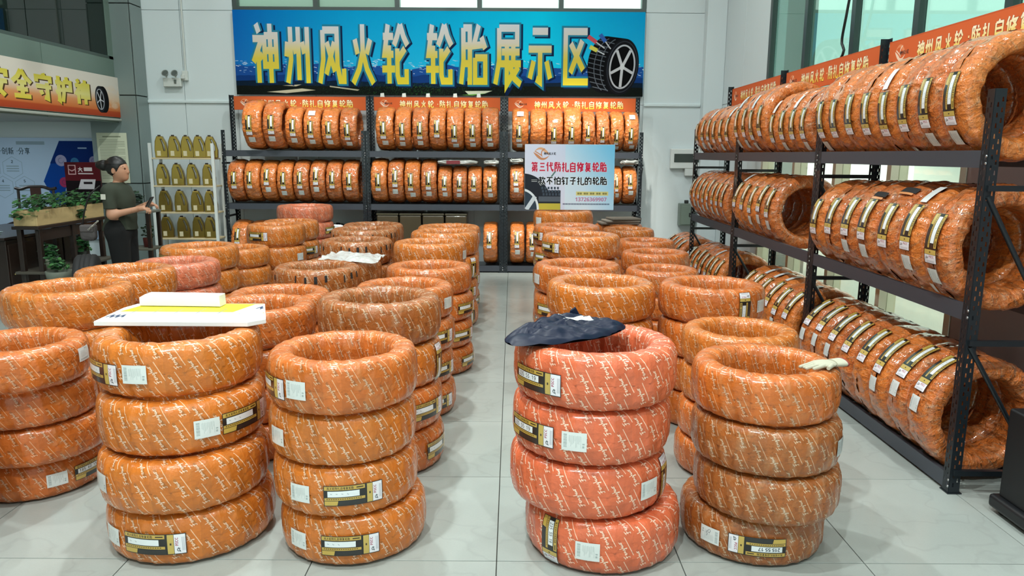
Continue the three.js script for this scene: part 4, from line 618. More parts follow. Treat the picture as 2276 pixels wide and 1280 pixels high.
{ // navy plastic bag
  const t = thing('plastic_bag', 'crumpled navy plastic bag with a white label on the pinkish stack', 'bag', [0.24, 0.962, -3.24]);
  const rim = [[-0.27, 0.2], [-0.235, 0.29], [-0.1, 0.285], [0.04, 0.22], [0.16, 0.14], [0.25, 0.02], [0.275, -0.06], [0.16, -0.14], [0.08, -0.23], [-0.02, -0.19], [-0.13, -0.06], [-0.22, 0.1]];
  const cu = new THREE.CatmullRomCurve3(rim.map(([x, z]) => new THREE.Vector3(x, 0, z)), true, 'catmullrom', 0.4), n = noiser(301), m = noiser(302), A = 120, B = 22, P = [], I = [], U = [];
  const sheet = (up) => { const o = P.length / 3; for (let i = 0; i <= A; i++) for (let j = 0; j <= B; j++) { const e = cu.getPoint((i % A) / A), k = j / B, x = e.x * k, z = e.z * k, q = Math.sqrt(Math.max(0, 1 - k ** 2.4)); const f = Math.abs(2 * n(x * 6 + z * 18 + 20, z * 14 - x * 4 + 20, 64) - 1), f2 = Math.abs(2 * m(x * 18 + z * 26 + 40, z * 30 - x * 10 + 40, 128) - 1); P.push(x, up ? 0.01 + q * (0.08 - 0.042 * (1 - f) ** 1.5 - 0.02 * (1 - f2)) + 0.014 * (1 - f) * k : 0.008 * (1 - q) + 0.006, z); U.push(x, z); } const W = B + 1; for (let i = 0; i < A; i++) for (let j = 0; j < B; j++) { const a = o + i * W + j, b = a + W; up ? I.push(a, b + 1, b, a, a + 1, b + 1) : I.push(a, b, b + 1, a, b + 1, a + 1); } };
  sheet(true); sheet(false); const g = new THREE.BufferGeometry(); g.setAttribute('position', new THREE.Float32BufferAttribute(P, 3)); g.setAttribute('uv', new THREE.Float32BufferAttribute(U, 2)); g.setIndex(I); g.computeVertexNormals();
  const bagMesh = part('bag_body', g, std('#0c1730', 0.42, { specularIntensity: 0.6 }), t);
  const knot = extr([[0, 0], [0.05, 0.01], [0.03, 0.045], [0.01, 0.03]], 0.012, 0.003).translate(0.03, 0.03, -0.2); part('bag_tip', knot, std('#0c1730', 0.42, { specularIntensity: 0.6 }), t);
  const lab = new THREE.PlaneGeometry(0.16, 0.085, 8, 4).rotateX(-Math.PI / 2); lab.rotateY(0.5).translate(0.05, 0, -0.06); const lp = lab.attributes.position, rc = new THREE.Raycaster(); t.updateMatrixWorld(true); for (let i = 0; i < lp.count; i++) { rc.set(new THREE.Vector3(t.position.x + lp.getX(i), 3, t.position.z + lp.getZ(i)), new THREE.Vector3(0, -1, 0)); const hit = rc.intersectObject(bagMesh)[0]; lp.setY(i, hit ? hit.point.y - t.position.y + 0.003 : 0.03); } lab.computeVertexNormals();
  const lm = part('label', lab, std('#dfe3e4', 0.5), t); lm.material.side = THREE.DoubleSide; lm.userData.label = 'white paper label';
}
{ // cotton glove on the rim of the right front stack
  const t = thing('work_glove', 'grey white cotton glove lying on the rim of the right front stack', 'glove', [1.32, 0.874, -3.03], 0.3), gs = [], F = (a, b, r, s) => { const g = rod(a, b, r, 10, r * 0.9); return g; };
  const palm = new THREE.SphereGeometry(1, 24, 14).scale(0.062, 0.017, 0.05); gs.push(palm.translate(0.01, 0.012, 0)); gs.push(new THREE.CylinderGeometry(0.042, 0.046, 0.06, 20, 1, false).scale(1, 1, 0.4).rotateZ(Math.PI / 2).rotateX(Math.PI / 2).translate(0.085, 0.012, 0));
  [[-0.035, 0.032], [-0.045, 0.01], [-0.043, -0.013], [-0.033, -0.035]].forEach(([x, z], k) => { gs.push(rod([x + 0.02, 0.013, z], [x - 0.05 - 0.01 * (k % 2), 0.006 - 0.02 * k / 4, z + 0.016 * (1.5 - k) * 0.5], 0.0105, 10, 0.0085)); gs.push(new THREE.SphereGeometry(0.0088, 10, 8).translate(x - 0.05 - 0.01 * (k % 2), 0.006 - 0.02 * k / 4, z + 0.016 * (1.5 - k) * 0.5)); });
  gs.push(rod([0.02, 0.013, 0.04], [-0.03, 0.012, 0.075], 0.0115, 10, 0.009));
  part('glove_body', mergeGeometries(gs.map((g) => { const q = g.index ? g.toNonIndexed() : g; q.deleteAttribute('uv'); return q; })), std('#bab7a4', 0.95), t); t.scale.setScalar(0.86); part('cuff_hem', new THREE.TorusGeometry(0.045, 0.005, 8, 24).scale(1, 0.42, 1).rotateY(Math.PI / 2).translate(0.117, 0.012, 0), std('#8f3a30', 0.9), t);
}
{ // crumpled clear film and grey pads
  const t = thing('plastic_film', 'crumpled translucent white film lying over a back left stack', 'film', [-1.4, 0.831, -6.45]), n = noiser(311), g = new THREE.PlaneGeometry(0.5, 0.52, 40, 40).rotateX(-Math.PI / 2), p = g.attributes.position;
  for (let i = 0; i < p.count; i++) { const x = p.getX(i), z = p.getZ(i), d = Math.hypot(x + 0.08, z); p.setY(i, 0.012 + 0.03 * Math.abs(2 * n(x * 12 + 9, z * 12 + 9, 64) - 1) + 0.012 * n(x * 40 + 9, z * 40 + 9, 128) - 0.09 * Math.max(0, d - 0.24)); } g.computeVertexNormals();
  part('sheet', g, std('#e4e4e2', 0.25, { transmission: 0.35, thickness: 0, side: THREE.DoubleSide }), t);
  const q = thing('grey_pads', 'grey brown pads piled on the far right stack by the back rack', 'pads', [1.42, 0.839, -9.95], 0.1);
  for (let k = 0; k < 3; k++) part('pad', tr(rbox(0.52 - 0.06 * k, 0.028, 0.3, 0.01), 0.03 * k, 0.015 + 0.029 * k, 0.02 * k), std(['#7a7066', '#8c8379', '#6f675d'][k], 0.9), q, null, [0, 0.05 * k, 0]);
}
// ---------- oil shelf ----------
{
  const t = thing('display_shelf', 'narrow white shelf unit with pale wooden boards full of gold jugs', 'shelf', [-4.755, 0, -10.93]), W = 0.95, Dp = 0.34, wood = std('#cdbd97', 0.6), wh = std('#d4dad8', 0.4), ys = [0.12, 0.505, 0.885, 1.267, 1.663];
  for (const x of [-1, 1]) for (const z of [-1, 1]) part('post', tr(rbox(0.042, 1.88, 0.03, 0.004), x * (W / 2 - 0.027), 0.94, z * (Dp / 2 - 0.015)), wh, t);
  for (const y of ys) part('board', tr(rbox(W - 0.06, 0.022, Dp - 0.004, 0.003), 0, y, 0), wood, t);
  const gold = new THREE.MeshPhysicalMaterial({ color: '#937a3a', metalness: 0.85, roughness: 0.26 }), cap = std('#2b2118', 0.4), lab = std('#d3c8a6', 0.45, { metalness: 0.2 });
  const sh = new THREE.Shape([[-0.075, 0], [0.078, 0], [0.082, 0.1], [0.06, 0.2], [0.02, 0.285], [-0.045, 0.285], [-0.07, 0.22], [-0.08, 0.1]].map((p) => new THREE.Vector2(...p))), h = new THREE.Path([[0.03, 0.08], [0.06, 0.085], [0.056, 0.165], [0.022, 0.255], [-0.012, 0.258], [0.014, 0.17]].map((p) => new THREE.Vector2(...p))); sh.holes.push(h);
  const jg = new THREE.ExtrudeGeometry(sh, { depth: 0.07, bevelEnabled: true, bevelSize: 0.009, bevelThickness: 0.012, bevelSegments: 3 }).translate(0, 0.009, -0.035), cg = new THREE.CylinderGeometry(0.021, 0.022, 0.03, 16).translate(-0.022, 0.307, 0), lg = rbox(0.05, 0.07, 0.003, 0.001, 1).translate(-0.03, 0.06, 0.0482);
  const rows = [[[357, 372, 388, 418, 446, 466].slice(0, 1).concat([387, 415, 442, 468]), 4], [[361, 395, 428, 463], 3], [[367, 402, 438, 468], 2], [[372, 408, 442, 469], 1]], tier = { 4: 'top', 3: 'second', 2: 'third', 1: 'fourth' }; let proto = null;
  for (const [pxs, lv] of rows) pxs.forEach((px, i) => {
    const z = -10.87 + 0.04 * (i % 2), d = -z * 0.984 - 0.178 * (ys[lv] - 1.6), x = ((px - 1138) / 1644) * d; let j;
    if (!proto) { j = proto = thing('oil_jug', '', 'jug', [0, 0, 0]); part('jug_body', jg, gold, j); part('cap', cg, cap, j); part('label', lg, lab, j); } else { j = proto.clone(); j.name = numbered('oil_jug'); scene.add(j); }
    j.position.set(x, ys[lv] + 0.0115, z); j.rotation.y = 0.15 + 0.12 * R0(); j.userData = { label: `gold oil jug, ${['leftmost', 'second from left', 'third from left', 'fourth from left', 'rightmost'][i]} on the white shelf's ${tier[lv]} board`, category: 'jug', group: 'gold oil jugs on the white shelf' };
  });
}
// ---------- fittings on the back wall ----------
{
  const t = thing('emergency_light', 'white twin head emergency light high on the white wall', 'emergency light', [-5.15, 2.72, -11.56]), w = std('#d2d7d2', 0.5);
  part('case', tr(rbox(0.27, 0.13, 0.07, 0.01), 0, 0.07, 0), w, t); part('indicator', tr(rbox(0.035, 0.06, 0.01, 0.004), 0.05, 0.08, 0.038), std('#6b726c', 0.4), t);
  for (const x of [-0.08, 0.06]) { const h = part('lamp_head', new THREE.LatheGeometry([[0, 0], [0.03, 0], [0.05, 0.04], [0.052, 0.05], [0.046, 0.05], [0.03, 0.02], [0, 0.015]].map((p) => new THREE.Vector2(...p)), 24).rotateX(1.1).translate(x, 0.18, 0.03), std('#8d9690', 0.4), t); part('lens', new THREE.CircleGeometry(0.044, 20).rotateX(-Math.PI / 2).translate(0, 0.044, 0).rotateX(1.1).translate(x, 0.18, 0.03), std('#585f5b', 0.15), h); }
  part('bracket', mergeGeometries([rod([-0.08, 0.13, 0.02], [-0.08, 0.18, 0.03], 0.01), rod([0.06, 0.13, 0.02], [0.06, 0.18, 0.03], 0.01)]), w, t);
  const s = thing('socket_box', 'small white junction box with conduit above the emergency light', 'junction box', [-4.96, 2.82, -11.57]); part('box', tr(rbox(0.08, 0.14, 0.05, 0.006), 0, 0.07, 0), w, s); part('conduit', rod([0.01, 0.14, 0], [0.01, 3.9, 0], 0.012, 10), w, s); part('plug', tr(rbox(0.05, 0.06, 0.03, 0.006), -0.02, 0.05, 0.038), w, s);
  const e = thing('distribution_panel', 'white wall panel with a dark window near the right corner', 'panel', [2.68, 1.55, -11.55]); part('case', tr(rbox(0.52, 0.3, 0.07, 0.012), 0, 0.15, 0), std('#dfe3e0', 0.35), e); part('window', tr(rbox(0.45, 0.13, 0.012, 0.004), 0.02, 0.16, 0.035), std('#39413f', 0.15), e); part('lower_cover', tr(rbox(0.2, 0.11, 0.06, 0.008), 0.07, -0.055, 0), std('#d9dedb', 0.35), e);
  const b = thing('switch_box', 'grey green metal switch box low on the wall near the corner', 'switch box', [2.7, 0.68, -11.5]); part('case', tr(rbox(0.24, 0.34, 0.16, 0.01), 0, 0.17, 0), std('#6f7d73', 0.4), b); part('door', tr(rbox(0.2, 0.29, 0.012, 0.004), 0, 0.165, 0.082), std('#76857a', 0.4), b); part('lock', tr(rbox(0.025, 0.06, 0.012, 0.003), 0.03, 0.17, 0.092), std('#2d322f', 0.4), b); part('gland', tr(rbox(0.06, 0.05, 0.06, 0.01), -0.01, 0.365, 0), std('#2b2f2d', 0.5), b);
  const cb = thing('hanging_cable', 'black cable hanging down beside a window mullion', 'cable', [3.1, 2.6, -7.1]); part('cable', new THREE.TubeGeometry(new THREE.CatmullRomCurve3([[0, 2.4, 0], [-0.01, 1.6, -0.02], [-0.02, 0.9, 0.03], [-0.03, 0.45, -0.06], [-0.02, 0.2, -0.14], [-0.02, 0.12, -0.08], [-0.03, -0.1, -0.35]].map((p) => new THREE.Vector3(...p))), 60, 0.013, 8), std('#181c1b', 0.5), cb);
  // small white tags along the top of the middle banner
  [849, 897, 950, 1010, 1062].forEach((px, i) => { const tg = thing('banner_clip', `white clip on the middle banner's top edge, ${W3[i]} from left`, 'clip', [((px - 1138) / 1644) * 11.15, 2.586, BZ - DEPTH + 0.012], 0, 'white banner clips'); part('clip', extr([[-0.03, 0], [0.03, 0], [0.022, 0.055], [-0.025, 0.05]], 0.012, 0.002).translate(0, 0, -0.006), std('#dfe6e2', 0.5), tg); });
}
// ---------- clear bags above the middle row, black bag and bins on the bottom level ----------
function pillow(w, h, d, seed, amp = 0.25) { const n = noiser(seed), g = new THREE.SphereGeometry(1, 40, 24), p = g.attributes.position; for (let i = 0; i < p.count; i++) { const x = p.getX(i), y = p.getY(i), z = p.getZ(i), q = (v) => Math.sign(v) * Math.abs(v) ** 0.6, k = 1 - amp * Math.abs(2 * n(x * 3 + 9, y * 4 + z * 3 + 9, 32) - 1) - amp * 0.5 * Math.abs(2 * n(x * 9 + 9, y * 9 + z * 7 + 9, 64) - 1); p.setXYZ(i, q(x) * w / 2 * (1 - 0.3 * (1 - k)), q(y) * h / 2 * k, q(z) * d / 2 * k); } g.computeVertexNormals(); return g.translate(0, h / 2, 0); }
{
  const film = std('#c9cdc9', 0.22, { transmission: 0.3, thickness: 0 });
  [[1016, 0.62, 'crumpled clear bag lying on the middle row, middle bay', 321, 1.575], [1091, 0.24, 'small clear bag lying at the right end of the middle row', 322, 1.575], [1146, 0.22, 'small clear bag lying left of the blue display board', 323, 1.605], [1397, 0.3, 'clear bag lying right of the blue display board', 324, 1.59]].forEach(([px, w, label, s, y]) => { const t = thing('clear_bag', label, 'bag', [((px - 1138) / 1644) * 10.9, y + 0.02, -11.05]); part('film', pillow(w, 0.075, 0.22, s), film, t); if (w > 0.5) part('printed_band', rbox(0.2, 0.05, 0.004, 0.001, 1).translate(-0.06, 0.036, 0.113), std('#7a2c34', 0.4), t); });
  const b = thing('black_bag', 'black plastic bag with a white flash on the back rack\'s bottom level', 'bag', [-2.56, 0.108, -11.2]); part('bag_body', pillow(0.62, 0.62, 0.4, 331, 0.35), std('#15171b', 0.2, { clearcoat: 0.6 }), b); part('white_flash', pillow(0.24, 0.1, 0.06, 332, 0.3).translate(-0.08, 0.5, 0.17), std('#e3e8ea', 0.35), b);
  for (let k = 0; k < 4; k++) { const t = thing('storage_bin', `clear lidded bin, ${W3[k]} from left on the bottom level of the middle bay`, 'bin', [-1.86 + k * 0.34, 0.108, -11.2], 0, 'clear bins on the bottom level'); part('tub', tr(rbox(0.32, 0.74, 0.38, 0.02), 0, 0.37, 0), std('#4a4232', 0.3, { clearcoat: 0.5 }), t); part('lid', tr(rbox(0.33, 0.03, 0.39, 0.01), 0, 0.756, 0), std('#57513f', 0.3), t); }
}
// ---------- black speaker at the right edge ----------
{
  const t = thing('trolley_speaker', 'black boxy speaker cabinet at the right edge of the floor', 'speaker', [2.64, 0, -3.2]), bk = std('#101215', 0.5);
  part('cabinet', tr(rbox(0.42, 0.46, 0.5, 0.015), 0, 0.32, 0), bk, t); part('base', tr(rbox(0.48, 0.07, 0.56, 0.02), 0, 0.06, 0), std('#15171a', 0.45), t); for (const x of [-0.19, 0.19]) for (const z of [-0.22, 0.22]) part('caster', new THREE.CylinderGeometry(0.025, 0.025, 0.03, 16).rotateZ(Math.PI / 2).translate(x, 0.025, z), rubber, t);
  part('grille', tr(rbox(0.36, 0.38, 0.01, 0.004), 0, 0.32, 0.252), std('#1a1c1f', 0.8), t); part('handle', mergeGeometries([rod([-0.12, 0.55, -0.2], [-0.12, 0.62, -0.2], 0.012), rod([0.12, 0.55, -0.2], [0.12, 0.62, -0.2], 0.012), rod([-0.12, 0.62, -0.2], [0.12, 0.62, -0.2], 0.012)]), bk, t);
}
// ---------- left corner: planter, chair, plants, spare tyre ----------
const darkWood = std('#221611', 0.4, { clearcoat: 0.3 }), pine = (() => { const n = noiser(401), [c, g] = canvas(512, 512); g.fillStyle = '#c2a877'; g.fillRect(0, 0, 512, 512); pixels(c, g, (u, v, o) => { const k = 0.9 + 0.16 * fbm(n, u * 0.25, v, 16, 4) - 0.1 * Math.max(0, nz(u * 2, v * 40 + 3 * nz(u * 3, v * 3, 3), 40) - 0.6); for (let i = 0; i < 3; i++) o[i] *= k; }); return new THREE.MeshPhysicalMaterial({ map: tex(c), roughness: 0.55 }); })();
function foliage(parent, name, pts, n, seed, size, cols) {
  const leaf = new THREE.SphereGeometry(1, 8, 6).scale(0.55, 0.05, 1).translate(0, 0, 0.9), p = leaf.attributes.position; for (let i = 0; i < p.count; i++) { const z = p.getZ(i); p.setX(i, p.getX(i) * (1.15 - 0.45 * z / 2)); p.setY(i, p.getY(i) - 0.22 * (z / 2) ** 2 + 0.12 * Math.abs(p.getX(i))); } leaf.computeVertexNormals();
  const m = new THREE.InstancedMesh(leaf, std('#ffffff', 0.35), n), r = rng(seed), q = new THREE.Object3D(), c = new THREE.Color();
  for (let i = 0; i < n; i++) { const [x, y, z, rad] = pts[Math.floor(r() * pts.length)]; const a = r() * 6.28, e = Math.acos(1 - 1.5 * r()), d = rad * Math.cbrt(r()); q.position.set(x + d * Math.sin(e) * Math.cos(a), y + d * Math.cos(e) * 0.75, z + d * Math.sin(e) * Math.sin(a)); q.rotation.set(r() * 0.9 - 0.2, a + r(), r() * 0.6 - 0.3); q.scale.setScalar(size * (0.6 + 0.7 * r())); q.updateMatrix(); m.setMatrixAt(i, q.matrix); m.setColorAt(i, c.set(cols[Math.floor(r() * cols.length)])); }
  m.name = name; m.userData.kind = 'stuff'; m.castShadow = m.receiveShadow = true; parent.add(m);
}
const GREENS = ['#1f4a24', '#2b5a2c', '#173a1d', '#3a6b35', '#244f2a'];
{
  const s = thing('plant_stand', 'dark wooden stand carrying the long planter box', 'stand', [-5.175, 0, -8.5]);
  for (const x of [-0.1, 0.1]) for (const z of [-0.6, 0, 0.6]) part('leg', tr(rbox(0.05, 0.93, 0.05, 0.005), x, 0.465, z), darkWood, s); part('top_board', tr(rbox(0.29, 0.036, 1.34, 0.006), 0, 0.948, 0), darkWood, s); part('lower_board', tr(rbox(0.4, 0.03, 1.3, 0.006), 0.03, 0.46, 0), std('#4b463d', 0.6), s); part('apron', tr(rbox(0.02, 0.12, 1.26, 0.004), 0.1, 0.86, 0), darkWood, s);
  const p = thing('planter_box', 'long pale wooden planter box with leafy green vines', 'planter', [-5.175, 0.967, -8.5]);
  for (const x of [-0.117, 0.117]) part('side_board', mUV(tr(rbox(0.018, 0.165, 1.3, 0.003), x, 0.083, 0)), pine, p); for (const z of [-0.641, 0.641]) part('end_board', mUV(tr(rbox(0.216, 0.165, 0.018, 0.003), 0, 0.083, z)), pine, p); part('soil', tr(rbox(0.21, 0.12, 1.26, 0.01), 0, 0.065, 0), std('#2a2018', 0.95), p);
  const pts = []; const r = rng(411); for (let i = 0; i < 26; i++) pts.push([(r() - 0.5) * 0.2, 0.16 + 0.08 * r(), -0.62 + 1.24 * (i / 25), 0.1 + 0.07 * r()]); pts.push([0.13, 0.1, -0.12, 0.07], [0.14, 0.05, -0.1, 0.06], [-0.05, 0.1, 0.7, 0.08]); foliage(p, 'foliage', pts, 620, 412, 0.034, GREENS);
  [[-5.1, -8.05, 0.13, 'ceramic', 'leafy plant in a pale pot on the stand\'s lower board, near end'], [-5.12, -8.7, 0.11, 'dark', 'leafy plant in a dark pot on the stand\'s lower board, far end']].forEach(([x, z, R, k, label], i) => { const t = thing('potted_plant', label, 'plant', [x, 0.476, z]); part('pot', new THREE.LatheGeometry([[0, 0], [R * 0.5, 0], [R * 0.7, 0.12], [R * 0.62, 0.12], [R * 0.45, 0.02], [0, 0.02]].map((q) => new THREE.Vector2(...q)), 24), std(k === 'dark' ? '#3b3f3a' : '#9a9f8c', 0.4), t); foliage(t, 'foliage', [[0, 0.16, 0, 0.12], [0.03, 0.22, 0.03, 0.1]], 120, 420 + i, 0.03, GREENS); });
  const bx = thing('wooden_crate', 'small pale wooden crate on the floor below the planter stand', 'crate', [-4.78, 0.0, -7.72]); for (const [w, h, d, x, y, z] of [[0.24, 0.4, 0.015, 0, 0.2, 0.11], [0.24, 0.4, 0.015, 0, 0.2, -0.11], [0.015, 0.4, 0.205, -0.1125, 0.2, 0], [0.015, 0.4, 0.205, 0.1125, 0.2, 0]]) part('board', mUV(tr(rbox(w, h, d, 0.002), x, y, z)), pine, bx); part('bottom', tr(rbox(0.2, 0.012, 0.2, 0.002), 0, 0.01, 0), pine, bx);
  const cr = thing('potted_plant', 'leafy plant in a grey pot on the small crate', 'plant', [-4.78, 0.401, -7.72]); part('pot', new THREE.LatheGeometry([[0, 0], [0.12, 0], [0.14, 0.11], [0.125, 0.11], [0.1, 0.02], [0, 0.02]].map((q) => new THREE.Vector2(...q)), 24), std('#7f8478', 0.45), cr); foliage(cr, 'foliage', [[0, 0.16, 0, 0.11], [-0.05, 0.2, 0, 0.1]], 120, 431, 0.03, GREENS);
}
{
  const t = thing('sideboard', 'low dark wooden sideboard behind the planter stand', 'cabinet', [-5.6, 0, -8.7]); part('carcass', tr(rbox(0.24, 0.8, 1.5, 0.008), 0, 0.4, 0), darkWood, t); part('top_board', tr(rbox(0.26, 0.03, 1.56, 0.006), 0, 0.816, 0), darkWood, t);
  for (const z of [-0.5, 0, 0.5]) { const d = part('door', tr(rbox(0.014, 0.7, 0.46, 0.004), 0.126, 0.4, z), std('#2c1d16', 0.4), t); part('knob', new THREE.SphereGeometry(0.012, 10, 8).translate(0.142, 0.42, z + 0.18), std('#8a7a52', 0.3, { metalness: 0.8 }), d); }
}
{ // standing bare tyre
  const t = thing('bare_tyre', 'bare black tyre standing upright on the floor by the woman', 'tyre', [-4.36, 0.001, -7.5], 1.95), R = 0.36, pr = [[0.2, -0.09], [0.25, -0.11], [0.33, -0.1], [0.352, -0.08], [0.355, -0.052], [0.346, -0.048], [0.346, -0.036], [0.357, -0.032], [0.358, -0.006], [0.348, -0.004], [0.348, 0.004], [0.358, 0.006], [0.357, 0.032], [0.346, 0.036], [0.346, 0.048], [0.355, 0.052], [0.352, 0.08], [0.33, 0.1], [0.25, 0.11], [0.2, 0.09], [0.215, 0], [0.2, -0.09]];
  part('tyre_body', new THREE.LatheGeometry(pr.map((p) => new THREE.Vector2(...p)), 64).rotateX(Math.PI / 2).translate(0, R, 0), rubber, t);
}
{ // yoke-back chair
  const t = thing('wooden_chair', 'dark wooden yoke back chair by the white wall board', 'chair', [-6.6, 0, -10.1], 0.1), tube = (pts, r) => new THREE.TubeGeometry(new THREE.CatmullRomCurve3(pts.map((p) => new THREE.Vector3(...p))), 24, r, 8);
  part('top_rail', tube([[-0.27, 1.25, -0.25], [-0.2, 1.235, -0.24], [-0.1, 1.265, -0.25], [0, 1.268, -0.25], [0.1, 1.265, -0.25], [0.2, 1.235, -0.24], [0.27, 1.25, -0.25]], 0.022), darkWood, t);
  part('splat', tr(rbox(0.14, 0.72, 0.015, 0.005), 0, 0.9, -0.24), std('#3a1d16', 0.4), t); part('seat', tr(rbox(0.58, 0.04, 0.5, 0.01), 0, 0.5, 0), darkWood, t);
  for (const x of [-0.23, 0.23]) { part('back_post', tube([[x, 0, -0.23], [x, 0.6, -0.22], [x, 1.23, -0.245]], 0.018), darkWood, t); part('front_leg', tube([[x, 0, 0.22], [x, 0.5, 0.22], [x, 0.76, 0.18]], 0.018), darkWood, t); part('arm', tube([[x, 0.76, 0.2], [x * 1.1, 0.78, 0], [x, 0.8, -0.22]], 0.016), darkWood, t); part('stretcher', rod([x, 0.12, -0.23], [x, 0.12, 0.22], 0.012), darkWood, t); }
  part('front_stretcher', rod([-0.23, 0.1, 0.22], [0.23, 0.1, 0.22], 0.012), darkWood, t);
  const tb = thing('tea_table', 'dark wooden tea table left of the planter stand', 'table', [-6.32, 0, -8.9]); part('tabletop', tr(rbox(0.9, 0.06, 1.9, 0.012), 0, 0.77, 0), darkWood, tb); for (const x of [-0.38, 0.38]) for (const z of [-0.85, 0.85]) part('leg', tr(rbox(0.07, 0.74, 0.07, 0.006), x, 0.37, z), darkWood, tb); for (const x of [-0.38, 0.38]) part('stretcher', tr(rbox(0.05, 0.05, 1.62, 0.005), x, 0.15, 0), darkWood, tb);
  const tray = thing('tea_tray', 'pale tea tray on the dark tea table', 'tray', [-6.12, 0.801, -8.3]); part('tray_body', tr(rbox(0.4, 0.03, 0.5, 0.01), 0, 0.015, 0), std('#9fb0b4', 0.3), tray); part('rim', tr(rbox(0.42, 0.012, 0.52, 0.005), 0, 0.03, 0), std('#8b9ca0', 0.3), tray);
  const st = thing('side_stand', 'dark wooden stand with a pale crate panel behind the woman', 'stand', [-4.95, 0, -9.75]); part('top_board', tr(rbox(0.5, 0.03, 0.34, 0.006), 0, 0.985, 0), std('#6d726c', 0.5), st); for (const x of [-0.22, 0.22]) for (const z of [-0.14, 0.14]) part('leg', tr(rbox(0.045, 0.97, 0.045, 0.005), x, 0.485, z), darkWood, st); part('lower_board', tr(rbox(0.5, 0.03, 0.34, 0.006), 0, 0.5, 0), std('#5c5b50', 0.5), st); part('pine_panel', mUV(tr(rbox(0.12, 0.36, 0.02, 0.003), -0.05, 0.7, 0.16)), pine, st);
  const vp = thing('potted_plant', 'small dark leafy plant in a red pot behind the woman', 'plant', [-4.83, 0.516, -9.75]); part('pot', new THREE.LatheGeometry([[0, 0], [0.05, 0], [0.06, 0.12], [0.05, 0.12], [0.045, 0.02], [0, 0.02]].map((q) => new THREE.Vector2(...q)), 20), std('#5a2722', 0.4), vp); foliage(vp, 'foliage', [[0, 0.17, 0, 0.08], [0.02, 0.24, 0.02, 0.07]], 70, 441, 0.026, ['#20301f', '#2a3d26', '#1a2619']);
  const tp = thing('potted_plant', 'dark green plant on top of the stand behind the woman', 'plant', [-4.95, 1.001, -9.75]); part('pot', new THREE.LatheGeometry([[0, 0], [0.07, 0], [0.09, 0.1], [0.08, 0.1], [0.06, 0.02], [0, 0.02]].map((q) => new THREE.Vector2(...q)), 20), std('#3c443f', 0.4), tp); foliage(tp, 'foliage', [[0, 0.14, 0, 0.11], [0.03, 0.18, 0.02, 0.1], [-0.12, 0.16, 0.02, 0.1]], 130, 442, 0.03, ['#22352a', '#2d4433', '#1b2a20']);
}

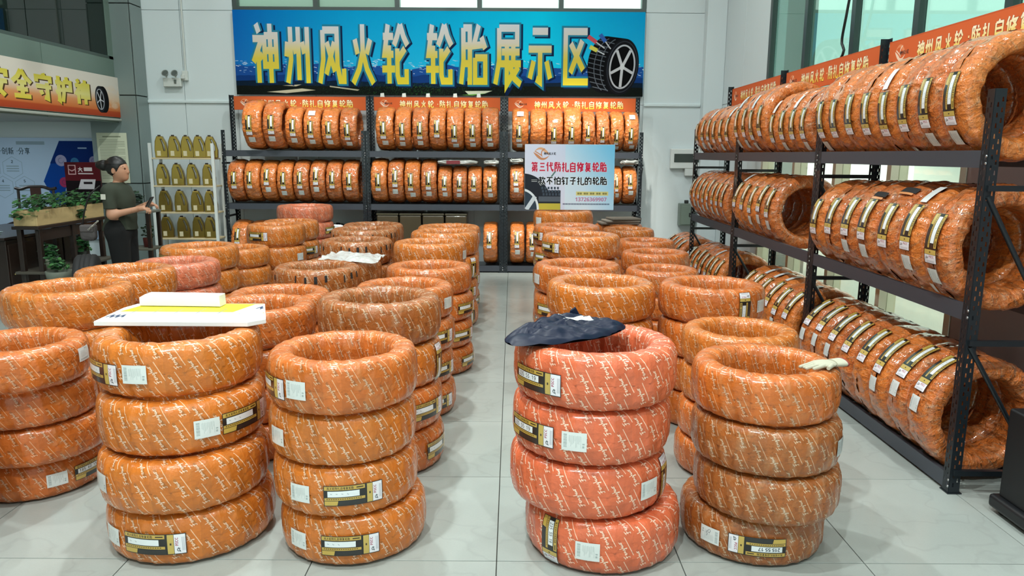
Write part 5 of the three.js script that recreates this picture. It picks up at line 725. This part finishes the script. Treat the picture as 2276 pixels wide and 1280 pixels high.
// ---------- the woman ----------
{
  const X0 = -4.2, Z0 = -7.95, smin = (a, b, k) => { const h = Math.max(k - Math.abs(a - b), 0) / k; return Math.min(a, b) - h * h * k * 0.25; };
  // bone: [ax, ay, az, ra, bx, by, bz, rb] tapered capsule; she faces +x
  const cap = (x, y, z, b) => { const dx = b[4] - b[0], dy = b[5] - b[1], dz = b[6] - b[2], px = x - b[0], py = y - b[1], pz = z - b[2]; let t = (px * dx + py * dy + pz * dz) / (dx * dx + dy * dy + dz * dz + 1e-9); t = t < 0 ? 0 : t > 1 ? 1 : t; return Math.hypot(px - t * dx, py - t * dy, pz - t * dz) - (b[3] + t * (b[7] - b[3])); };
  const ell = (x, y, z, c, r) => { const a = (x - c[0]) / r[0], b = (y - c[1]) / r[1], d = (z - c[2]) / r[2], k = Math.hypot(a, b, d), m = Math.hypot(a / r[0], b / r[1], d / r[2]); return m < 1e-6 ? -Math.min(...r) : (k * (k - 1)) / m; };
  const arms = [[-0.03, 1.345, 0.165, 0.052, 0.01, 1.1, 0.205, 0.042], [0.01, 1.1, 0.205, 0.04, 0.25, 1.16, 0.13, 0.027], [-0.03, 1.345, -0.165, 0.052, 0.0, 1.1, -0.2, 0.042], [0.0, 1.1, -0.2, 0.04, 0.24, 1.19, -0.06, 0.027]];
  const torso = [[-0.025, 1.33, -0.1, 0.075, -0.025, 1.33, 0.1, 0.075], [-0.01, 1.28, 0, 0.115, 0.0, 1.08, 0, 0.112], [0.04, 1.23, 0.055, 0.062, 0.04, 1.23, -0.055, 0.062], [0, 1.06, 0, 0.112, -0.01, 0.95, 0, 0.128], [-0.03, 0.92, 0.07, 0.105, -0.03, 0.92, -0.07, 0.105]];
  const legs = [[-0.01, 0.88, 0.085, 0.098, 0.02, 0.48, 0.085, 0.062], [0.02, 0.48, 0.085, 0.058, -0.02, 0.09, 0.09, 0.04], [-0.01, 0.88, -0.085, 0.098, 0.02, 0.48, -0.085, 0.062], [0.02, 0.48, -0.085, 0.058, -0.02, 0.09, -0.09, 0.04], [-0.03, 0.045, 0.09, 0.04, 0.13, 0.03, 0.095, 0.03], [-0.03, 0.045, -0.09, 0.04, 0.13, 0.03, -0.095, 0.03]];
  const neck = [-0.02, 1.38, 0, 0.05, 0.012, 1.5, 0, 0.045];
  const seg = (list, k) => (x, y, z) => { let d = 9; for (const b of list) d = smin(d, cap(x, y, z, b), k); return d; };
  const fBody = seg([...arms, ...torso, ...legs, neck], 0.05), fTorso = seg(torso, 0.06);
  const head = (x, y, z) => {
    let d = ell(x, y, z, [0.012, 1.575, 0], [0.092, 0.105, 0.074]);
    d = smin(d, ell(x, y, z, [0.048, 1.525, 0], [0.056, 0.075, 0.056]), 0.05); d = smin(d, ell(x, y, z, [0.072, 1.478, 0], [0.028, 0.026, 0.032]), 0.035);
    d = smin(d, cap(x, y, z, [0.098, 1.572, 0, 0.009, 0.11, 1.54, 0, 0.012]), 0.02); d = smin(d, cap(x, y, z, [0.108, 1.538, -0.01, 0.009, 0.108, 1.538, 0.01, 0.009]), 0.012);
    d = smin(d, cap(x, y, z, [0.096, 1.512, -0.014, 0.007, 0.096, 1.512, 0.014, 0.007]), 0.008); d = smin(d, cap(x, y, z, [0.094, 1.5, -0.012, 0.008, 0.094, 1.5, 0.012, 0.008]), 0.008);
    for (const s of [-1, 1]) { d = smin(d, cap(x, y, z, [0.086, 1.592, 0.014 * s, 0.01, 0.07, 1.594, 0.05 * s, 0.008]), 0.02); d = Math.max(d, -(Math.hypot(x - 0.094, y - 1.572, z - 0.032 * s) - 0.013)); d = smin(d, Math.hypot(x - 0.082, y - 1.573, z - 0.032 * s) - 0.0125, 0.004); const e = Math.max(Math.abs(z - 0.079 * s) - 0.006, ell(x, y, z, [-0.005, 1.555, 0.079 * s], [0.019, 0.031, 0.4])); d = smin(d, e, 0.012); }
    return smin(d, cap(x, y, z, neck), 0.035);
  };
  function field(f, c, half, res) {   // meshes f < 0 in a cube around c
    const mc = new MarchingCubes(res, new THREE.MeshBasicMaterial(), false, false, 400000); mc.isolation = 0; let i = 0;
    for (let z = 0; z < res; z++) for (let y = 0; y < res; y++) for (let x = 0; x < res; x++) mc.field[i++] = -f(c[0] + ((x - res / 2) / (res / 2)) * half, c[1] + ((y - res / 2) / (res / 2)) * half, c[2] + ((z - res / 2) / (res / 2)) * half);
    mc.update(); const n = mc.count ?? mc.geometry.drawRange.count, P = mc.positionArray.slice(0, n * 3), N = mc.normalArray.slice(0, n * 3); for (let k = 0; k < n * 3; k++) P[k] = P[k] * half + c[k % 3];
    for (let k = 0; k < n * 3; k += 3) { const l = Math.hypot(N[k], N[k + 1], N[k + 2]) || 1; N[k] /= l; N[k + 1] /= l; N[k + 2] /= l; }
    const g = new THREE.BufferGeometry(); g.setAttribute('position', new THREE.Float32BufferAttribute(P, 3)); g.setAttribute('normal', new THREE.Float32BufferAttribute(N, 3)); return g;
  }
  // hands: palm, four bent fingers and a thumb; right hand holds the phone, left hand is half closed in front
  function hand(wx, wy, wz, s, curl) {
    const list = [[wx, wy, wz, 0.024, wx + 0.06, wy + 0.012, wz, 0.026], [wx + 0.03, wy + 0.012, wz + 0.018 * s, 0.02, wx + 0.075, wy + 0.016, wz + 0.022 * s, 0.015], [wx + 0.03, wy + 0.0, wz - 0.014 * s, 0.02, wx + 0.075, wy - 0.0, wz - 0.02 * s, 0.015]], fs = [];
    [0.026, 0.009, -0.009, -0.025].forEach((o, k) => { const L = [0.034, 0.038, 0.036, 0.028][k]; let x = wx + 0.076 - 0.004 * Math.abs(k - 1), y = wy + 0.012 - 0.003 * k, z = wz + o * s, a = 0.15; const seg3 = []; for (let j = 0; j < 3; j++) { a -= curl * (j ? 1 : 0.6); const l = L * [1, 0.72, 0.55][j], nx = x + l * Math.cos(a), ny = y + l * Math.sin(a); seg3.push([x, y, z, 0.0092 - 0.0008 * j, nx, ny, z, 0.0086 - 0.0009 * j]); x = nx; y = ny; } fs.push(seg3); });
    fs.push([[wx + 0.028, wy + 0.016, wz + 0.024 * s, 0.0125, wx + 0.055, wy + 0.036, wz + 0.046 * s, 0.0105], [wx + 0.055, wy + 0.036, wz + 0.046 * s, 0.0102, wx + 0.086, wy + 0.046, wz + 0.04 * s, 0.0085]]);
    return (x, y, z) => { let d = 9; for (const b of list) d = smin(d, cap(x, y, z, b), 0.018); for (const f of fs) { let e = 9; for (const b of f) e = smin(e, cap(x, y, z, b), 0.006); d = smin(d, e, 0.006); } return d; };
  }
  const A1 = [0.25, 1.16, 0.13], A2 = [0.24, 1.19, -0.06], h1 = hand(...A1, -1, 0.75), h2 = hand(...A2, 1, 0.6), fore1 = arms[1], fore2 = arms[3];
  const skin = std('#b58468', 0.55), t = thing('person', 'woman in dark olive shirt and black trousers looking at her phone', 'person', [X0, 0, Z0]);
  const inHead = (x, y, z) => Math.max(1.44 - y, 0), bodyCut = (x, y, z) => Math.max(fBody(x, y, z), y - 1.5);
  const body = mergeGeometries([field(bodyCut, [0, 0.8, 0], 0.84, 132), field((x, y, z) => Math.max(head(x, y, z), 1.4 - y), [0.02, 1.55, 0], 0.17, 76), field((x, y, z) => smin(h1(x, y, z), Math.max(cap(x, y, z, fore1), 0.2 - x), 0.012), [0.31, 1.165, 0.13], 0.13, 72), field((x, y, z) => smin(h2(x, y, z), Math.max(cap(x, y, z, fore2), 0.19 - x), 0.012), [0.3, 1.195, -0.06], 0.13, 72)]);
  const bodyMesh = part('body', body, skin, t);
  const sleeve = seg([[-0.03, 1.345, 0.165, 0.066, -0.005, 1.17, 0.195, 0.064], [-0.03, 1.345, -0.165, 0.066, -0.005, 1.17, -0.195, 0.064]], 0.03), nS = noiser(501);
  const shirt = (x, y, z) => { let d = smin(fTorso(x, y, z) - 0.024, sleeve(x, y, z), 0.04); d -= 0.006 * (nS(x * 22 + 20, y * 14 + 20, 64) + nS(z * 20 + 20, y * 16 + 40, 64) - 1); d = smin(d, Math.abs(cap(x, y, z, [-0.024, 1.37, 0, 0.066, -0.012, 1.43, 0, 0.06])) - 0.007, 0.015); d = Math.max(d, 0.925 - y + 0.012 * Math.sin(x * 20), y - 1.432); return Math.max(d, Math.abs(z) > 0.12 ? 1.165 - y + 0 : -1); };
  part('shirt', field(shirt, [0, 1.2, 0], 0.3, 90), std('#2e3428', 0.85), t);
  const pants = (x, y, z) => { let d = seg(torso.slice(3), 0.05)(x, y, z) - 0.012; for (const s of [-1, 1]) { d = smin(d, cap(x, y, z, [-0.01, 0.88, 0.085 * s, 0.113, 0.012, 0.48, 0.088 * s, 0.085]), 0.04); d = smin(d, cap(x, y, z, [0.012, 0.48, 0.088 * s, 0.085, -0.01, 0.07, 0.09 * s, 0.075]), 0.03); } return Math.max(d, y - 1.04, 0.06 - y); };
  part('trousers', field(pants, [0, 0.54, 0], 0.56, 90), std('#090a0b', 0.95), t);
  for (const s of [-1, 1]) part('shoe', new THREE.SphereGeometry(1, 20, 14).scale(0.125, 0.045, 0.048).translate(0.05, 0.045, 0.09 * s), std('#17181a', 0.5), t);
  const nH = noiser(511), hair = (x, y, z) => { let d = ell(x, y, z, [-0.012, 1.598, 0], [0.108, 0.108, 0.09]); d = Math.max(d, -(ell(x, y, z, [0.085, 1.53, 0], [0.072, 0.1, 0.11]))); d = Math.max(d, 1.5 + 0.25 * Math.max(0, x + 0.02) - y); for (const s of [-1, 1]) d = Math.max(d, -(ell(x, y, z, [0.0, 1.552, 0.09 * s], [0.024, 0.034, 0.03]))); d = smin(d, ell(x, y, z, [-0.14, 1.61, 0], [0.065, 0.056, 0.06]), 0.02); d = smin(d, ell(x, y, z, [-0.185, 1.615, 0.01], [0.035, 0.034, 0.036]), 0.015); return d - 0.004 * nH(x * 30 + 20, y * 70 + 20, 128); };
  part('hair', field(hair, [-0.04, 1.59, 0], 0.19, 80), std('#0e0b0a', 0.45), t);
  for (const s of [-1, 1]) { part('eye', new THREE.SphereGeometry(0.0075, 12, 10).translate(0.0895, 1.574, 0.031 * s), std('#1a1210', 0.2), t); part('eyebrow', rod([0.098, 1.597, 0.016 * s], [0.084, 1.6, 0.052 * s], 0.0035, 6), std('#1d1512', 0.8), t); }
  part('lips', new THREE.SphereGeometry(1, 14, 10).scale(0.008, 0.008, 0.02).translate(0.102, 1.506, 0), std('#9c4f48', 0.5), t);
  part('sleeve_badge', tr(rbox(0.05, 0.055, 0.006, 0.002), -0.045, 1.29, 0.243), std('#c9c7bb', 0.6), t);
  const ph = thing('phone', 'dark phone held up in the woman\'s hands', 'phone', [X0 + 0.355, 1.165, Z0 + 0.1], 0); const q = new THREE.Vector3(); part('case', rbox(0.011, 0.155, 0.074, 0.005).rotateZ(-0.55).translate(0.0, 0.055, 0), std('#14161a', 0.25), ph);
  const hb = thing('handbag', 'small grey woven shoulder bag hanging behind the woman', 'bag', [X0 - 0.27, 0.82, Z0 + 0.17]); part('bag_body', pillow(0.17, 0.18, 0.09, 521, 0.12), std('#4d4848', 0.8), hb); part('flap', tr(rbox(0.15, 0.08, 0.1, 0.02), 0, 0.135, 0), std('#565050', 0.7), hb);
  part('strap', new THREE.TubeGeometry(new THREE.CatmullRomCurve3([[-0.06, 0.16, 0], [0.0, 0.32, 0.04], [0.1, 0.5, 0.075], [0.18, 0.585, 0.03]].map((p) => new THREE.Vector3(...p))), 24, 0.008, 6), std('#1a1818', 0.6), hb); const ch = []; for (let k = 0; k < 9; k++) ch.push(new THREE.TorusGeometry(0.008, 0.0025, 6, 10).rotateY(k % 2 ? 1.57 : 0).translate(0.04 + k * 0.013, 0.13 + k * 0.011, 0.07)); part('chain', mergeGeometries(ch), std('#c9c6bc', 0.3, { metalness: 0.8 }), hb);
}

scene.traverse((o) => { if (o.isMesh) o.castShadow = o.receiveShadow = true; });
renderer.render(scene, camera);
